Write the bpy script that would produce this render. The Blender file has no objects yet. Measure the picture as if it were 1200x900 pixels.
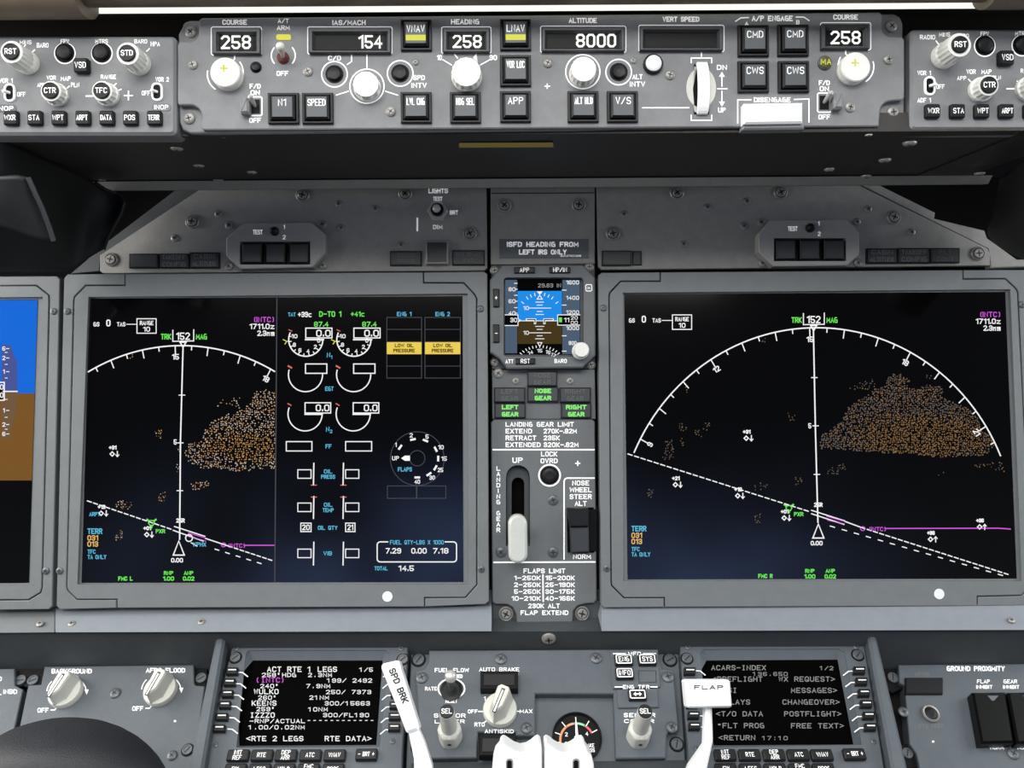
import bpy, math, random
from mathutils import Vector, Matrix, geometry
R = math.radians
random.seed(4)
SC = bpy.context.scene
COL = SC.collection

# ------------------------------------------------------------ camera, world, lights, exposure
F = 930.0                                  # focal length in pixels of a 1200 x 900 frame
CAM = Vector((0.0, -0.62, 1.17))
ROT = (Matrix.Rotation(R(-0.3), 3, 'Z') @ Matrix.Rotation(R(90 - 11), 3, 'X') @ Matrix.Rotation(R(-0.42), 3, 'Z'))
cd = bpy.data.cameras.new('camera'); cam = bpy.data.objects.new('camera', cd); COL.objects.link(cam)
cd.sensor_width = 36; cd.lens = F / 1200 * 36; cd.clip_start = 0.02
cam.matrix_world = Matrix.Translation(CAM) @ ROT.to_4x4()
SC.camera = cam
SC.view_settings.view_transform = 'Standard'; SC.view_settings.look = 'None'
SC.view_settings.exposure = 0.0; SC.view_settings.gamma = 1.0; SC.view_settings.use_curve_mapping = False

wd = bpy.data.worlds.new('cabin'); SC.world = wd; wd.use_nodes = True
nt = wd.node_tree; N = nt.nodes; L = nt.links; N.clear()
wo = N.new('ShaderNodeOutputWorld'); bg = N.new('ShaderNodeBackground')
tc = N.new('ShaderNodeTexCoord'); sp = N.new('ShaderNodeSeparateXYZ'); rp = N.new('ShaderNodeValToRGB')
L.new(tc.outputs['Generated'], sp.inputs[0])
mr = N.new('ShaderNodeMapRange'); mr.inputs[1].default_value = -1; mr.inputs[2].default_value = 1
L.new(sp.outputs['Z'], mr.inputs[0]); L.new(mr.outputs[0], rp.inputs[0])
cr = rp.color_ramp
for p, c in ((0.0, (.11, .11, .115)), (0.36, (.15, .155, .165)), (0.50, (.14, .15, .17)), (0.57, (.08, .085, .095)), (0.61, (.05, .055, .065)), (0.80, (.05, .05, .05)), (0.87, (.42, .42, .41)), (1.0, (.6, .6, .58))):
    e = cr.elements.new(p) if p not in (0.0, 1.0) else cr.elements[0 if p == 0 else -1]
    e.color = (*c, 1)
bg.inputs[1].default_value = 1.0
# a bluish, mottled bright patch low in the cabin behind the camera (what the glossy screens mirror)
def wmath(op, a, b=None):
    n = N.new('ShaderNodeMath'); n.operation = op; n.use_clamp = op in ('MULTIPLY',)
    for i, v in enumerate((a, b)):
        if v is None: continue
        if isinstance(v, (int, float)): n.inputs[i].default_value = v
        else: L.new(v, n.inputs[i])
    return n.outputs[0]
def smooth(src, lo, hi):
    n = N.new('ShaderNodeMapRange'); n.interpolation_type = 'SMOOTHSTEP'; n.inputs[1].default_value = lo; n.inputs[2].default_value = hi; L.new(src, n.inputs[0]); return n.outputs[0]
az = smooth(wmath('MULTIPLY', sp.outputs['Y'], -1.0), .86, .97)
band = wmath('MULTIPLY', smooth(sp.outputs['Z'], -.10, .04), smooth(wmath('SUBTRACT', .27, sp.outputs['Z']), 0.0, .18))
nz = N.new('ShaderNodeTexNoise'); nz.inputs['Scale'].default_value = 5.0; nz.inputs['Detail'].default_value = 4; L.new(tc.outputs['Generated'], nz.inputs['Vector'])
mot = smooth(nz.outputs['Fac'], .30, .75)
fac = wmath('MULTIPLY', wmath('MULTIPLY', az, band), mot)
bl = N.new('ShaderNodeBackground'); bl.inputs[0].default_value = (.62, .98, 2.2, 1); L.new(wmath('MULTIPLY', fac, 1.0), bl.inputs[1])
ad = N.new('ShaderNodeAddShader'); L.new(rp.outputs[0], bg.inputs[0]); L.new(bg.outputs[0], ad.inputs[0]); L.new(bl.outputs[0], ad.inputs[1]); L.new(ad.outputs[0], wo.inputs[0])

def area(name, loc, aim, sx, sy, power, col):
    l = bpy.data.lights.new(name, 'AREA'); l.shape = 'RECTANGLE'; l.size = sx; l.size_y = sy
    l.energy = power; l.color = col
    o = bpy.data.objects.new(name, l); COL.objects.link(o); o.location = loc
    o.rotation_euler = (Vector(aim) - Vector(loc)).to_track_quat('-Z', 'Y').to_euler()
    return o
area('side_window_light', (-1.15, -.26, 1.42), (0, 0.02, 1.15), .9, .7, 17, (1, .985, .96))
area('far_side_window_light', (1.2, -.26, 1.42), (0, 0.02, 1.15), .9, .7, 9, (.92, .96, 1))
area('rear_fill_light', (-0.15, -1.55, 2.22), (0, 0.03, 1.1), 1.8, 0.5, 27, (1, .995, .98))  # added fill behind the camera, angled to reach bezels below the glareshield
area('overhead_window_light', (-0.25, -0.50, 2.25), (0, 0.0, 1.1), 1.0, 0.6, 9, (1, .99, .97))

# ------------------------------------------------------------ materials
def lin(c):
    return tuple((v / 255 / 12.92) if v / 255 <= .04045 else ((v / 255 + .055) / 1.055) ** 2.4 for v in c)
MATS = {}
def mat(name, rgb, rough=.5, metal=0.0, spec=.5, noise=0.0, scale=90, bump=0.0, emit=0.0, trans=0.0, ior=1.5):
    m = bpy.data.materials.new(name); m.use_nodes = True
    t = m.node_tree; b = t.nodes['Principled BSDF']; c = lin(rgb)
    b.inputs['Base Color'].default_value = (*c, 1); b.inputs['Roughness'].default_value = rough
    b.inputs['Metallic'].default_value = metal; b.inputs['Specular IOR Level'].default_value = spec
    b.inputs['IOR'].default_value = ior; b.inputs['Transmission Weight'].default_value = trans
    if emit:
        b.inputs['Emission Color'].default_value = (*c, 1); b.inputs['Emission Strength'].default_value = emit
        b.inputs['Base Color'].default_value = (.005, .005, .005, 1); b.inputs['Specular IOR Level'].default_value = 0.0
    if noise or bump:
        co = t.nodes.new('ShaderNodeTexCoord'); nz = t.nodes.new('ShaderNodeTexNoise')
        nz.inputs['Scale'].default_value = scale; nz.inputs['Detail'].default_value = 8; nz.inputs['Roughness'].default_value = .7
        t.links.new(co.outputs['Object'], nz.inputs['Vector'])
        if noise:
            r = t.nodes.new('ShaderNodeValToRGB')
            r.color_ramp.elements[0].position = .3; r.color_ramp.elements[1].position = .7
            r.color_ramp.elements[0].color = (*[v * (1 - noise) for v in c], 1)
            r.color_ramp.elements[1].color = (*[min(1, v * (1 + noise)) for v in c], 1)
            t.links.new(nz.outputs['Fac'], r.inputs[0]); t.links.new(r.outputs[0], b.inputs['Base Color'])
        if bump:
            bp = t.nodes.new('ShaderNodeBump'); bp.inputs['Strength'].default_value = bump; bp.inputs['Distance'].default_value = .0006
            n2 = t.nodes.new('ShaderNodeTexNoise'); n2.inputs['Scale'].default_value = 1400; n2.inputs['Detail'].default_value = 3
            t.links.new(co.outputs['Object'], n2.inputs['Vector'])
            t.links.new(n2.outputs['Fac'], bp.inputs['Height']); t.links.new(bp.outputs[0], b.inputs['Normal'])
    MATS[name] = m
    return name
mat('panel_grey', (127, 128, 129), .55, noise=.10, bump=.25)
mat('bezel_grey', (110, 114, 115), .5, noise=.06, bump=.2)
mat('box_grey', (158, 157, 153), .5, noise=.06, bump=.2)
mat('plate_grey', (150, 148, 142), .55, noise=.10, bump=.35)
mat('lower_grey', (80, 87, 93), .5, noise=.08, bump=.25)
mat('gear_grey', (98, 102, 103), .5, noise=.07, bump=.2)
mat('trim_light', (126, 132, 138), .5, noise=.06)
mat('dark_grey', (62, 66, 68), .5, noise=.10, bump=.2)
mat('fascia_dark', (58, 63, 66), .6, noise=.1)
mat('black', (12, 12, 13), .5, spec=.15)
mat('void_black', (5, 5, 6), .9, spec=.1)
mat('leather', (44, 40, 35), .45, noise=.22, scale=30, bump=.6)
mat('shroud', (22, 22, 23), .6, noise=.2, scale=25, bump=.4)
mat('shroud_sheet', (34, 36, 38), .5, noise=.1)
mat('guard_gloss', (7, 7, 7), .3, spec=.2)
mat('yoke_dark', (26, 28, 33), .55, noise=.12, bump=.5)
mat('leather_lit', (110, 98, 82), .5, noise=.2, scale=20)  # leather of the padded edge, paler to stand for light falling on it
mat('key_black', (20, 21, 22), .42, spec=.3)
mat('key_grey', (72, 76, 79), .42)
mat('key_dim', (52, 55, 57), .42)
mat('legend', (250, 250, 248), .5)
MATS['legend'].node_tree.nodes['Principled BSDF'].inputs['Emission Color'].default_value = (1, 1, 1, 1)
MATS['legend'].node_tree.nodes['Principled BSDF'].inputs['Emission Strength'].default_value = .3   # backlit panel lettering; glow also added to unlit stickers, placard and gauge needle
mat('legend_dim', (104, 106, 104), .5)
mat('legend_faint', (84, 86, 86), .5)
mat('ink', (22, 24, 26), .5)
mat('knob_white', (236, 236, 228), .42, noise=.03)
mat('knob_bone', (206, 206, 196), .42, noise=.04)
mat('lever_white', (250, 251, 249), .35)
mat('lever_clear', (196, 198, 190), .22, spec=.6, noise=.06, scale=40)
mat('steel', (200, 198, 192), .35, metal=.35)
mat('screw_grey', (150, 148, 142), .4, metal=.35)
mat('screw_dark', (96, 100, 104), .4, metal=.4)
mat('screen', (3, 3, 4), .09, spec=.5)
mat('screen_matte', (3, 3, 3), .5, spec=.015)
mat('window_black', (5, 5, 5), .4, spec=.15)
mat('sticker', (232, 236, 236), .5)
mat('red_boot', (92, 26, 22), .6)
mat('yellow_paint', (206, 180, 84), .6)
mat('olive', (86, 84, 30), .4)
mat('bulb_strip', (255, 252, 240), .5, emit=1.1)
for n, c, s in (('e_white', (245, 245, 245), 1.05), ('e_soft', (150, 152, 150), 1.0), ('e_grey', (72, 74, 80), 1), ('e_green', (110, 235, 90), 1),
                ('e_cyan', (96, 190, 225), 1), ('e_magenta', (205, 90, 215), 1), ('e_amber', (236, 190, 110), 1), ('e_yellow', (236, 205, 84), 1),
                ('e_sky', (14, 104, 216), 1), ('e_skyi', (28, 140, 232), 1), ('e_brown', (120, 82, 34), 1), ('e_browni', (66, 52, 20), 1),
                ('e_tape', (74, 92, 112), 1), ('e_vsi', (70, 84, 150), 1), ('e_vsib', (110, 86, 60), 1), ('e_red', (214, 110, 96), 1), ('e_lime', (226, 226, 96), 1.0),
                ('e_dota', (196, 146, 84), 1), ('e_dotb', (196, 178, 158), 1), ('e_dotc', (128, 98, 64), 1), ('e_dotd', (96, 88, 82), 1),
                ('e_lamp', (140, 245, 120), 1), ('e_digit', (255, 255, 250), 1.2)):
    mat(n, c, .5, emit=s)
for n, c in (('e_gauge_o', (236, 150, 96)), ('e_gauge_t', (226, 172, 130)), ('e_gauge_g', (150, 214, 160)), ('e_gauge_r', (214, 96, 96))):
    mat(n, c, .5)

# ------------------------------------------------------------ geometry core
def basis(px, py, Z): return CAM + ROT @ (Vector(((px - 600) / F, (450 - py) / F, -1)) * Z)
W = basis
class Plane:
    """a real flat surface: a point on it (seen at pixel px,py at distance Z), its lean back from vertical and its yaw"""
    def __init__(s, px, py, Z, lean, yaw=0.0, roll=0.0, o=None):
        s.o = o if o is not None else W(px, py, Z)
        a = R(lean); m = Matrix.Rotation(R(yaw), 3, 'Z')
        s.n = m @ Vector((0, -math.cos(a), math.sin(a))); s.u = m @ Vector((1, 0, 0))
        s.u = Matrix.Rotation(R(roll), 3, s.n) @ s.u
        s.v = s.n.cross(s.u)
    def uv(s, px, py, w=0.0):
        d = ROT @ Vector(((px - 600) / F, (450 - py) / F, -1))
        t = (s.o + s.n * w - CAM).dot(s.n) / d.dot(s.n)
        q = CAM + d * t - s.o
        return q.dot(s.u), q.dot(s.v)
    def shifted(s, w): return Plane(0, 0, 0, 0, o=None) if False else s
    def mat(s, u, v, w=0.0):
        p = s.o + s.u * u + s.v * v + s.n * w
        return Matrix(((s.u.x, s.v.x, s.n.x, p.x), (s.u.y, s.v.y, s.n.y, p.y), (s.u.z, s.v.z, s.n.z, p.z), (0, 0, 0, 1)))

def setprops(o, label, cat, group=None):
    o['label'] = label
    if cat: o['category'] = cat
    if group: o['group'] = group

class Th:
    """one thing: an Empty on its surface; px() turns a pixel seen at height w into the thing's own metres"""
    def __init__(s, name, label, cat, plane, px, py, w=0.0, group=None):
        s.pl = plane; s.w = w; s.u0, s.v0 = plane.uv(px, py, w)
        s.o = bpy.data.objects.new(name, None); COL.objects.link(s.o); s.o.empty_display_size = .02
        s.o.matrix_world = plane.mat(s.u0, s.v0, w)
        setprops(s.o, label, cat, group)
    def p(s, px, py, z=0.0):
        u, v = s.pl.uv(px, py, s.w + z); return (u - s.u0, v - s.v0)
    def sx(s, px, py, z=0.0): return s.p(px + 1, py, z)[0] - s.p(px, py, z)[0]
    def sy(s, px, py, z=0.0): return s.p(px, py, z)[1] - s.p(px, py + 1, z)[1]

def area2(p): return sum(p[i - 1][0] * p[i][1] - p[i][0] * p[i - 1][1] for i in range(len(p))) / 2
def inset(p, d):
    q = []; n = len(p)
    for i in range(n):
        a = Vector(p[i - 1]); b = Vector(p[i]); c = Vector(p[(i + 1) % n])
        e1 = (b - a); e2 = (c - b)
        if e1.length < 1e-9 or e2.length < 1e-9: q.append(tuple(b)); continue
        e1.normalize(); e2.normalize()
        n1 = Vector((-e1.y, e1.x)); n2 = Vector((-e2.y, e2.x)); m = n1 + n2
        k = max(.35, (1 + n1.dot(n2)))
        q.append(tuple(b + m * (d / k)))
    return q
def clean(p):
    q = []
    for a in p:
        if not q or (abs(a[0] - q[-1][0]) + abs(a[1] - q[-1][1])) > 1e-7: q.append(a)
    if len(q) > 2 and abs(q[0][0] - q[-1][0]) + abs(q[0][1] - q[-1][1]) < 1e-7: q.pop()
    return q

class MB:
    def __init__(s, th=None, off=(0, 0, 0)):
        s.th = th; s.off = off; s.v = []; s.f = []; s.m = []; s.mats = []; s.flat = []
    def mi(s, m):
        if m not in s.mats: s.mats.append(m)
        return s.mats.index(m)
    def c(s, px, py, z=0.0):
        if s.th is None: return (px, py)
        x, y = s.th.p(px, py, z + s.off[2]); return (x - s.off[0], y - s.off[1])
    def add(s, vs, fs, m):
        b = len(s.v); s.v += [tuple(v) for v in vs]; i = s.mi(m)
        for f in fs: s.f.append([b + k for k in f]); s.m.append(i)
    def cap(s, loops, z, m):
        vs = [[Vector((x, y, 0)) for x, y in lp] for lp in loops]
        flat = [(x, y, z) for lp in loops for x, y in lp]
        if len(loops) == 1: s.add(flat, [list(range(len(flat)))], m); return
        tr = geometry.tessellate_polygon(vs); fs = []
        for t in tr:
            a, b, c = [flat[k] for k in t]
            sg = (b[0] - a[0]) * (c[1] - a[1]) - (b[1] - a[1]) * (c[0] - a[0])
            fs.append(list(t) if sg > 0 else list(t)[::-1])
        s.add(flat, fs, m)
    def wall(s, p, z0, z1, m, q=None):
        n = len(p); q = q or p
        s.add([(x, y, z0) for x, y in p] + [(x, y, z1) for x, y in q], [[i, (i + 1) % n, n + (i + 1) % n, n + i] for i in range(n)], m)
    def prism(s, pts, z0, z1, m, bev=0.0, holes=(), top=None, px=True, back=False, hole_to=None):
        P = clean([s.c(x, y, z1) if px else (x, y) for x, y in pts])
        if area2(P) < 0: P = P[::-1]
        H = []
        for h in holes:
            q = clean([s.c(x, y, z1) if px else (x, y) for x, y in h])
            if area2(q) > 0: q = q[::-1]
            H.append(q)
        s.wall(P, z0, z1 - bev, m)
        T = P
        if bev:
            T = inset(P, bev); s.wall(P, z1 - bev, z1, m, T)
        s.cap([T] + H, z1, top or m)
        for q in H: s.wall(q, z0 if hole_to is None else hole_to, z1, m)
        if back: s.cap([P[::-1]], z0, m)
    def poly(s, pts, z, m, px=True):
        P = clean([s.c(x, y, z) if px else (x, y) for x, y in pts])
        if area2(P) < 0: P = P[::-1]
        s.cap([P], z, m)
    def rect(s, x0, y0, x1, y1, z, m): s.poly([(x0, y0), (x1, y0), (x1, y1), (x0, y1)], z, m)
    def frame(s, o, i, z0, z1, zi, m, bev=0.0003):
        """raised rim: outer loop o, inner loop i (same count), sloping down inside to zi"""
        O = [s.c(x, y, z1) for x, y in o]; I = [s.c(x, y, z1) for x, y in i]
        if area2(O) < 0: O = O[::-1]; I = I[::-1]
        I2 = inset(I, abs(z1 - zi) * .6)
        OO = inset(O, bev)
        s.wall(O, z0, z1 - bev, m); s.wall(O, z1 - bev, z1, m, OO); s.wall(OO, z1, z1, m, I); s.wall(I, z1, zi, m, I2)
        return I2
    def strip(s, P, hw, z, m, closed=False):
        """flat ribbon along P (own metres) of half width hw at height z"""
        P = clean(P); n = len(P)
        if n < 2: return
        if closed and n < 3: closed = False
        Lf = []; Rt = []
        for i in range(n):
            b = Vector(P[i])
            a = Vector(P[i - 1]) if (i > 0 or closed) else None
            c = Vector(P[(i + 1) % n]) if (i < n - 1 or closed) else None
            d1 = (b - a).normalized() if a is not None else None
            d2 = (c - b).normalized() if c is not None else None
            if d1 is None: b = b - d2 * hw; nn = Vector((-d2.y, d2.x))
            elif d2 is None: b = b + d1 * hw; nn = Vector((-d1.y, d1.x))
            else:
                n1 = Vector((-d1.y, d1.x)); n2 = Vector((-d2.y, d2.x)); nn = (n1 + n2) / max(.4, 1 + n1.dot(n2))
            Lf.append(b + nn * hw); Rt.append(b - nn * hw)
        k = n if closed else n - 1
        s.add([(p.x, p.y, z) for p in Rt] + [(p.x, p.y, z) for p in Lf], [[i, (i + 1) % n, n + (i + 1) % n, n + i] for i in range(k)], m)
    def line(s, pts, wpx, z, m, closed=False):
        q = s.th.sx(*pts[0]) if s.th else 1
        s.strip([s.c(x, y, z) for x, y in pts], wpx * q / 2, z, m, closed)
    def arc(s, cx, cy, rx, ry, a0, a1, wpx, z, m, n=32):
        """angles in degrees clockwise from straight up"""
        s.line([(cx + rx * math.sin(R(a0 + (a1 - a0) * i / n)), cy - ry * math.cos(R(a0 + (a1 - a0) * i / n))) for i in range(n + (0 if abs(a1 - a0) >= 360 else 1))], wpx, z, m, abs(a1 - a0) >= 360)
    def text(s, t, px, py, h, m, z=0.0001, w=None, th=None, al='c', ang=0, mono=False, sl=0):
        if th is None: th = (.2 if h >= 5.6 else .17) if m.startswith('legend') else .15
        lines, tw = glyphs(t, mono)
        if not lines: return
        k = h * (1 - th) / 6.0; kx = k * .82 if w is None else max(w - h * th, w * .3) / tw
        x0 = {'c': -tw / 2, 'l': 0, 'r': -tw}[al]; ca, sa = math.cos(R(ang)), math.sin(R(ang))
        q = s.th.sx(px, py) if s.th else 1
        for pl in lines:
            P = []
            for x, y in pl:
                X = (x + x0 + sl * (y - 3)) * kx; Y = -(y - 3) * k
                P.append(s.c(px + X * ca - Y * sa, py + X * sa + Y * ca, z))
            cl = len(P) > 3 and (Vector(P[0]) - Vector(P[-1])).length < 1e-7
            s.strip(P, h * th * q / 2, z, m, cl)
    def disc(s, cx, cy, r, z, m, n=28):
        s.cap([[(cx + r * math.cos(2 * math.pi * i / n), cy + r * math.sin(2 * math.pi * i / n)) for i in range(n)]], z, m)
    def lathe(s, prof, m, n=32, cx=0, cy=0, flute=0, fd=0.0, capm=None, fz=None):
        """prof: (r, z) from base outwards; flute: number of grips cut fd deep between heights fz"""
        V = []; Fc = []
        for r, z in prof:
            for i in range(n):
                a = 2 * math.pi * i / n; rr = r
                if flute and r > 0 and (fz is None or fz[0] <= z <= fz[1]): rr = r * (1 - fd * (.5 - .5 * math.cos(flute * a)) ** .7)
                V.append((cx + rr * math.cos(a), cy + rr * math.sin(a), z))
        for j in range(len(prof) - 1):
            for i in range(n): Fc.append([j * n + i, j * n + (i + 1) % n, (j + 1) * n + (i + 1) % n, (j + 1) * n + i])
        s.add(V, Fc, m)
        t = len(prof) - 1
        s.add(V[t * n:], [list(range(n))], capm or m)
    def tube(s, pts, m, n=14):
        """pts: (x,y,z,r) swept round tube"""
        V = []; Fc = []; N_ = len(pts)
        for j, (x, y, z, r) in enumerate(pts):
            a = Vector(pts[max(0, j - 1)][:3]); b = Vector(pts[min(N_ - 1, j + 1)][:3]); d = (b - a).normalized()
            e = d.orthogonal().normalized() if abs(d.x) > .9 else d.cross(Vector((1, 0, 0))).normalized(); g = d.cross(e)
            for i in range(n):
                q = 2 * math.pi * i / n; V.append(Vector((x, y, z)) + (e * math.cos(q) + g * math.sin(q)) * r)
        for j in range(N_ - 1):
            for i in range(n): Fc.append([j * n + i, j * n + (i + 1) % n, (j + 1) * n + (i + 1) % n, (j + 1) * n + i])
        Fc.append(list(range((N_ - 1) * n, N_ * n))); Fc.append(list(range(n))[::-1])
        s.add(V, Fc, m)
    def mesh(s, name, sharp=38):
        me = bpy.data.meshes.new(name); me.from_pydata(s.v, [], s.f)
        for m in s.mats: me.materials.append(MATS[m])
        me.polygons.foreach_set('material_index', s.m)
        me.polygons.foreach_set('use_smooth', [True] * len(s.f))
        me.update(); me.set_sharp_from_angle(angle=R(sharp))
        return me
    def part(s, name, parent, label=None, loc=None):
        o = bpy.data.objects.new(name, s.mesh(name)); COL.objects.link(o)
        o.parent = parent.o if isinstance(parent, Th) else parent
        o.location = loc if loc is not None else s.off
        if label: o['label'] = label
        return o
def put(me, name, parent, loc, rot=0.0, label=None):
    o = bpy.data.objects.new(name, me); COL.objects.link(o)
    o.parent = parent.o if isinstance(parent, Th) else parent
    o.location = loc; o.rotation_euler = (0, 0, rot)
    if label: o['label'] = label
    return o

# ------------------------------------------------------------ stroke lettering
G = {'A': '002640 1232', 'B': '00063645443303 3342413000', 'C': '4536160501103041', 'D': '00062645412000', 'E': '46060040 0333', 'F': '460600 0333',
     'G': '36160501104043 4323', 'H': '0006 4046 0343', 'I': '0006', 'J': '4641301001', 'K': '0006 4602 1340', 'L': '060040', 'M': '000622325650', 'N': '00064046',
     'O': '163645413010010516', 'P': '00063645443303', 'Q': '163645413010010516 2240', 'R': '00063645443303 2340', 'S': '453616050413334241301001',
     'T': '0646 2620', 'U': '060110304146', 'V': '062046', 'W': '0610355066', 'X': '0046 0640', 'Y': '0623 4623 2320', 'Z': '06460040',
     '0': '163645413010010516', '1': '052620', '2': '051636454400 0040', '3': '051636454433 1333 334241301001', '4': '30360242', '5': '460603334241301001',
     '6': '4536160501103041423303', '7': '064610', '8': '13040516364544334241301001021333', '9': '0110304145361605041333 3344', '-': '0343', '/': '0046',
     '.': '0001', ':': '0001 0405', '+': '2125 0343', '<': '450341', '>': '054301', '(': '26151120', ')': '16252110', '*': '1535341415', '_': '0343', "'": '0604',
     'c': '44140310 1040', 'z': '04440040', 'n': '0004 0334 3430', 'm': '0004 042324 2034 4440', '^': '0444 24', '=': '0242 0444', '#': '0006 0646 4640 4000',
     '~': '1434332213334'}
GW = {'I': 0, '.': 0, ':': 0, "'": 0, ' ': 3, '1': 2, '(': 2, ')': 2, 'M': 5, 'W': 6}
GAP = 2.1
def glyphs(t, mono=False):
    out = []; x = 0.0
    for ch in t:
        if ch == '°': g, w = '1424261614', 2
        else: g, w = G.get(ch, ''), GW.get(ch, 4)
        dx = 0
        if mono:
            if ch == 'I': g = '2026 1636 1030'
            elif ch in '.:': dx = 2
            elif ch == '1': dx = 0
            w = 4
        sc_ = 1.0
        if mono and GW.get(ch, 4) > 4: sc_ = 4 / GW[ch]
        for pl in g.split():
            q = [(int(pl[i]) * sc_ + x + dx, int(pl[i + 1])) for i in range(0, len(pl) - 1, 2)]
            if len(q) > 1: out.append(q)
        x += w + (2.2 if mono else GAP)
    return out, max(x - (2.2 if mono else GAP), .6)

def rr(x0, y0, x1, y1, r, n=4):
    P = []
    for cx, cy, a in ((x1 - r, y0 + r, -90), (x1 - r, y1 - r, 0), (x0 + r, y1 - r, 90), (x0 + r, y0 + r, 180)):
        for i in range(n + 1):
            q = R(a + 90 * i / n); P.append((cx + r * math.cos(q), cy + r * math.sin(q)))
    return P
def ell(cx, cy, rx, ry=None, n=28):
    ry = ry or rx
    return [(cx + rx * math.cos(2 * math.pi * i / n), cy + ry * math.sin(2 * math.pi * i / n)) for i in range(n)]

# ------------------------------------------------------------ shared little parts (all in metres, base at z = 0)
CACHE = {}
def screw_mesh(r, m, kind='cross'):
    key = (round(r, 4), m, kind)
    if key in CACHE: return CACHE[key]
    b = MB(); h = r * .42
    if kind == 'washer':
        b.lathe([(r * 1.0, 0), (r, r * .25), (r * .86, r * .38), (r * .74, r * .3)], m, 26)
        b.lathe([(r * .68, r * .1), (r * .68, r * .42), (r * .58, r * .5)], m, 26); q = r * .40; t = r * .505
        b.strip([(r * .71 * math.cos(i * .2618), r * .71 * math.sin(i * .2618)) for i in range(24)], r * .04, r * .345, 'black', True)
    elif kind == 'slot':
        b.lathe([(r * 1.25, 0), (r * 1.25, .0003)], 'black', 26)
        b.lathe([(r, 0), (r, .0012), (r * .9, .0016), (r * .72, .0016), (r * .7, .0010)], m, 26)
        b.strip([(-r * .6, 0), (r * .6, 0)], r * .11, .00125, 'ink'); q = 0; t = 0
    else:
        b.lathe([(r, 0), (r * .94, h * .55), (r * .72, h * .9), (r * .5, h)], m, 24); q = r * .42; t = h + .00008
    if q:
        b.strip([(-q, 0), (q, 0)], r * .085, t, 'ink'); b.strip([(0, -q), (0, q)], r * .085, t, 'ink')
        b.disc(0, 0, r * .22, t + .00002, 'ink', 10)
    CACHE[key] = b.mesh('screw'); return CACHE[key]
def screw(th, px, py, rpx, m='screw_grey', kind='cross', z=0.0, parent=None):
    x, y = th.p(px, py, z); r = rpx * th.sx(px, py, z)
    return put(screw_mesh(round(r, 4), m, kind), 'fastener' if kind == 'slot' else 'screw', parent or th, (x, y, z), random.uniform(0, 1.5))

def at(th, px, py, z=0.0): x, y = th.p(px, py, z); return (x, y, z)

def lit_key(th, px, py, lines, sz=36, bar=False, hpx=8, dim=False, z=0.0):
    """square push button: black surround, smaller cap carrying its legend and light bar"""
    o = at(th, px, py, z); q = th.sx(px, py); a = sz / 2 * q
    b = MB()
    b.prism([(-a, -a), (a, -a), (a, a), (-a, a)], 0, .0022, 'key_black', .0004, holes=[[(-a * .86, -a * .86), (a * .86, -a * .86), (a * .86, a * .86), (-a * .86, a * .86)]], px=False)
    b.cap([[(-a * .86, -a * .86), (a * .86, -a * .86), (a * .86, a * .86), (-a * .86, a * .86)]], .0004, 'black')
    body = b.part('push_button', th, loc=o)
    k = MB(th, (o[0], o[1], o[2])); c = a * .78
    k.prism([(-c, -c), (c, -c), (c, c), (-c, c)], .0004, .0046, 'key_black', .0012, px=False)
    c = c - .0013
    k.prism([(-c, -c), (c, -c), (c, c), (-c, c)], .0046, .0048, 'key_dim' if dim else 'key_grey', px=False)
    # legends written on the cap, sized in the cap's own metres
    kk = MB(); kk.v, kk.f, kk.m, kk.mats = k.v, k.f, k.m, k.mats
    for i, t in enumerate(lines):
        hh = hpx * q; g, tw = glyphs(t); wmax = min(hh / 6 * .86 * tw, c * 1.72); kx = wmax / tw
        yy = c * .42 - i * hh * 1.4
        for pl in g: kk.strip([((x - tw / 2) * kx, yy + (y - 3) * hh / 6) for x, y in pl], hh * .068, .00495, 'legend')
    if bar: kk.prism([(-c, -c * .75), (c, -c * .75), (c, -c * .2), (-c, -c * .2)], .0048, .0051, 'e_lime', px=False)
    cap = kk.part('key_cap', body, loc=(0, 0, 0))
    return body
def small_key(th, px, py, t, w=17, h=17, hpx=6, z=0.0, ht=.004, lines=None, m='key_black', border=False, tm='legend'):
    o = at(th, px, py, z); qx = th.sx(px, py); qy = th.sy(px, py); a, c = w / 2 * qx, h / 2 * qy
    b = MB(); b.prism(rr(-a, -c, a, c, min(a, c) * .25, 2), 0, ht, m, .0008, px=False)
    ls = lines or [t]; hh = hpx * qy
    for i, s in enumerate(ls):
        if not s: continue
        g, tw = glyphs(s); kx = min(hh / 6 * .8, a * 1.45 / tw); yy = -(i - (len(ls) - 1) / 2) * hh * 1.3
        for pl in g: b.strip([((x - tw / 2) * kx, yy + (y - 3) * hh / 6) for x, y in pl], hh * .075, ht + .0001, tm)
    if border: b.strip(rr(-a * .82, -c * .72, a * .82, c * .72, c * .2, 2), qx * .6, ht + .0001, 'legend', True)
    return b.part('push_button', th, loc=o)
def round_button(th, px, py, r, ring, m='key_black', z=0.0, gap=None):
    """recessed round push button inside a printed ring"""
    o = at(th, px, py, z); q = th.sx(px, py)
    b = MB(); b.lathe([(r * q * 1.12, 0), (r * q * 1.12, .0002)], 'black', 30)
    b.lathe([(r * q * .86, .0002), (r * q * .86, .0014), (r * q * .7, .002), (r * q * .3, .0017)], m, 30)
    return b.part('push_button', th, loc=o)
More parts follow.
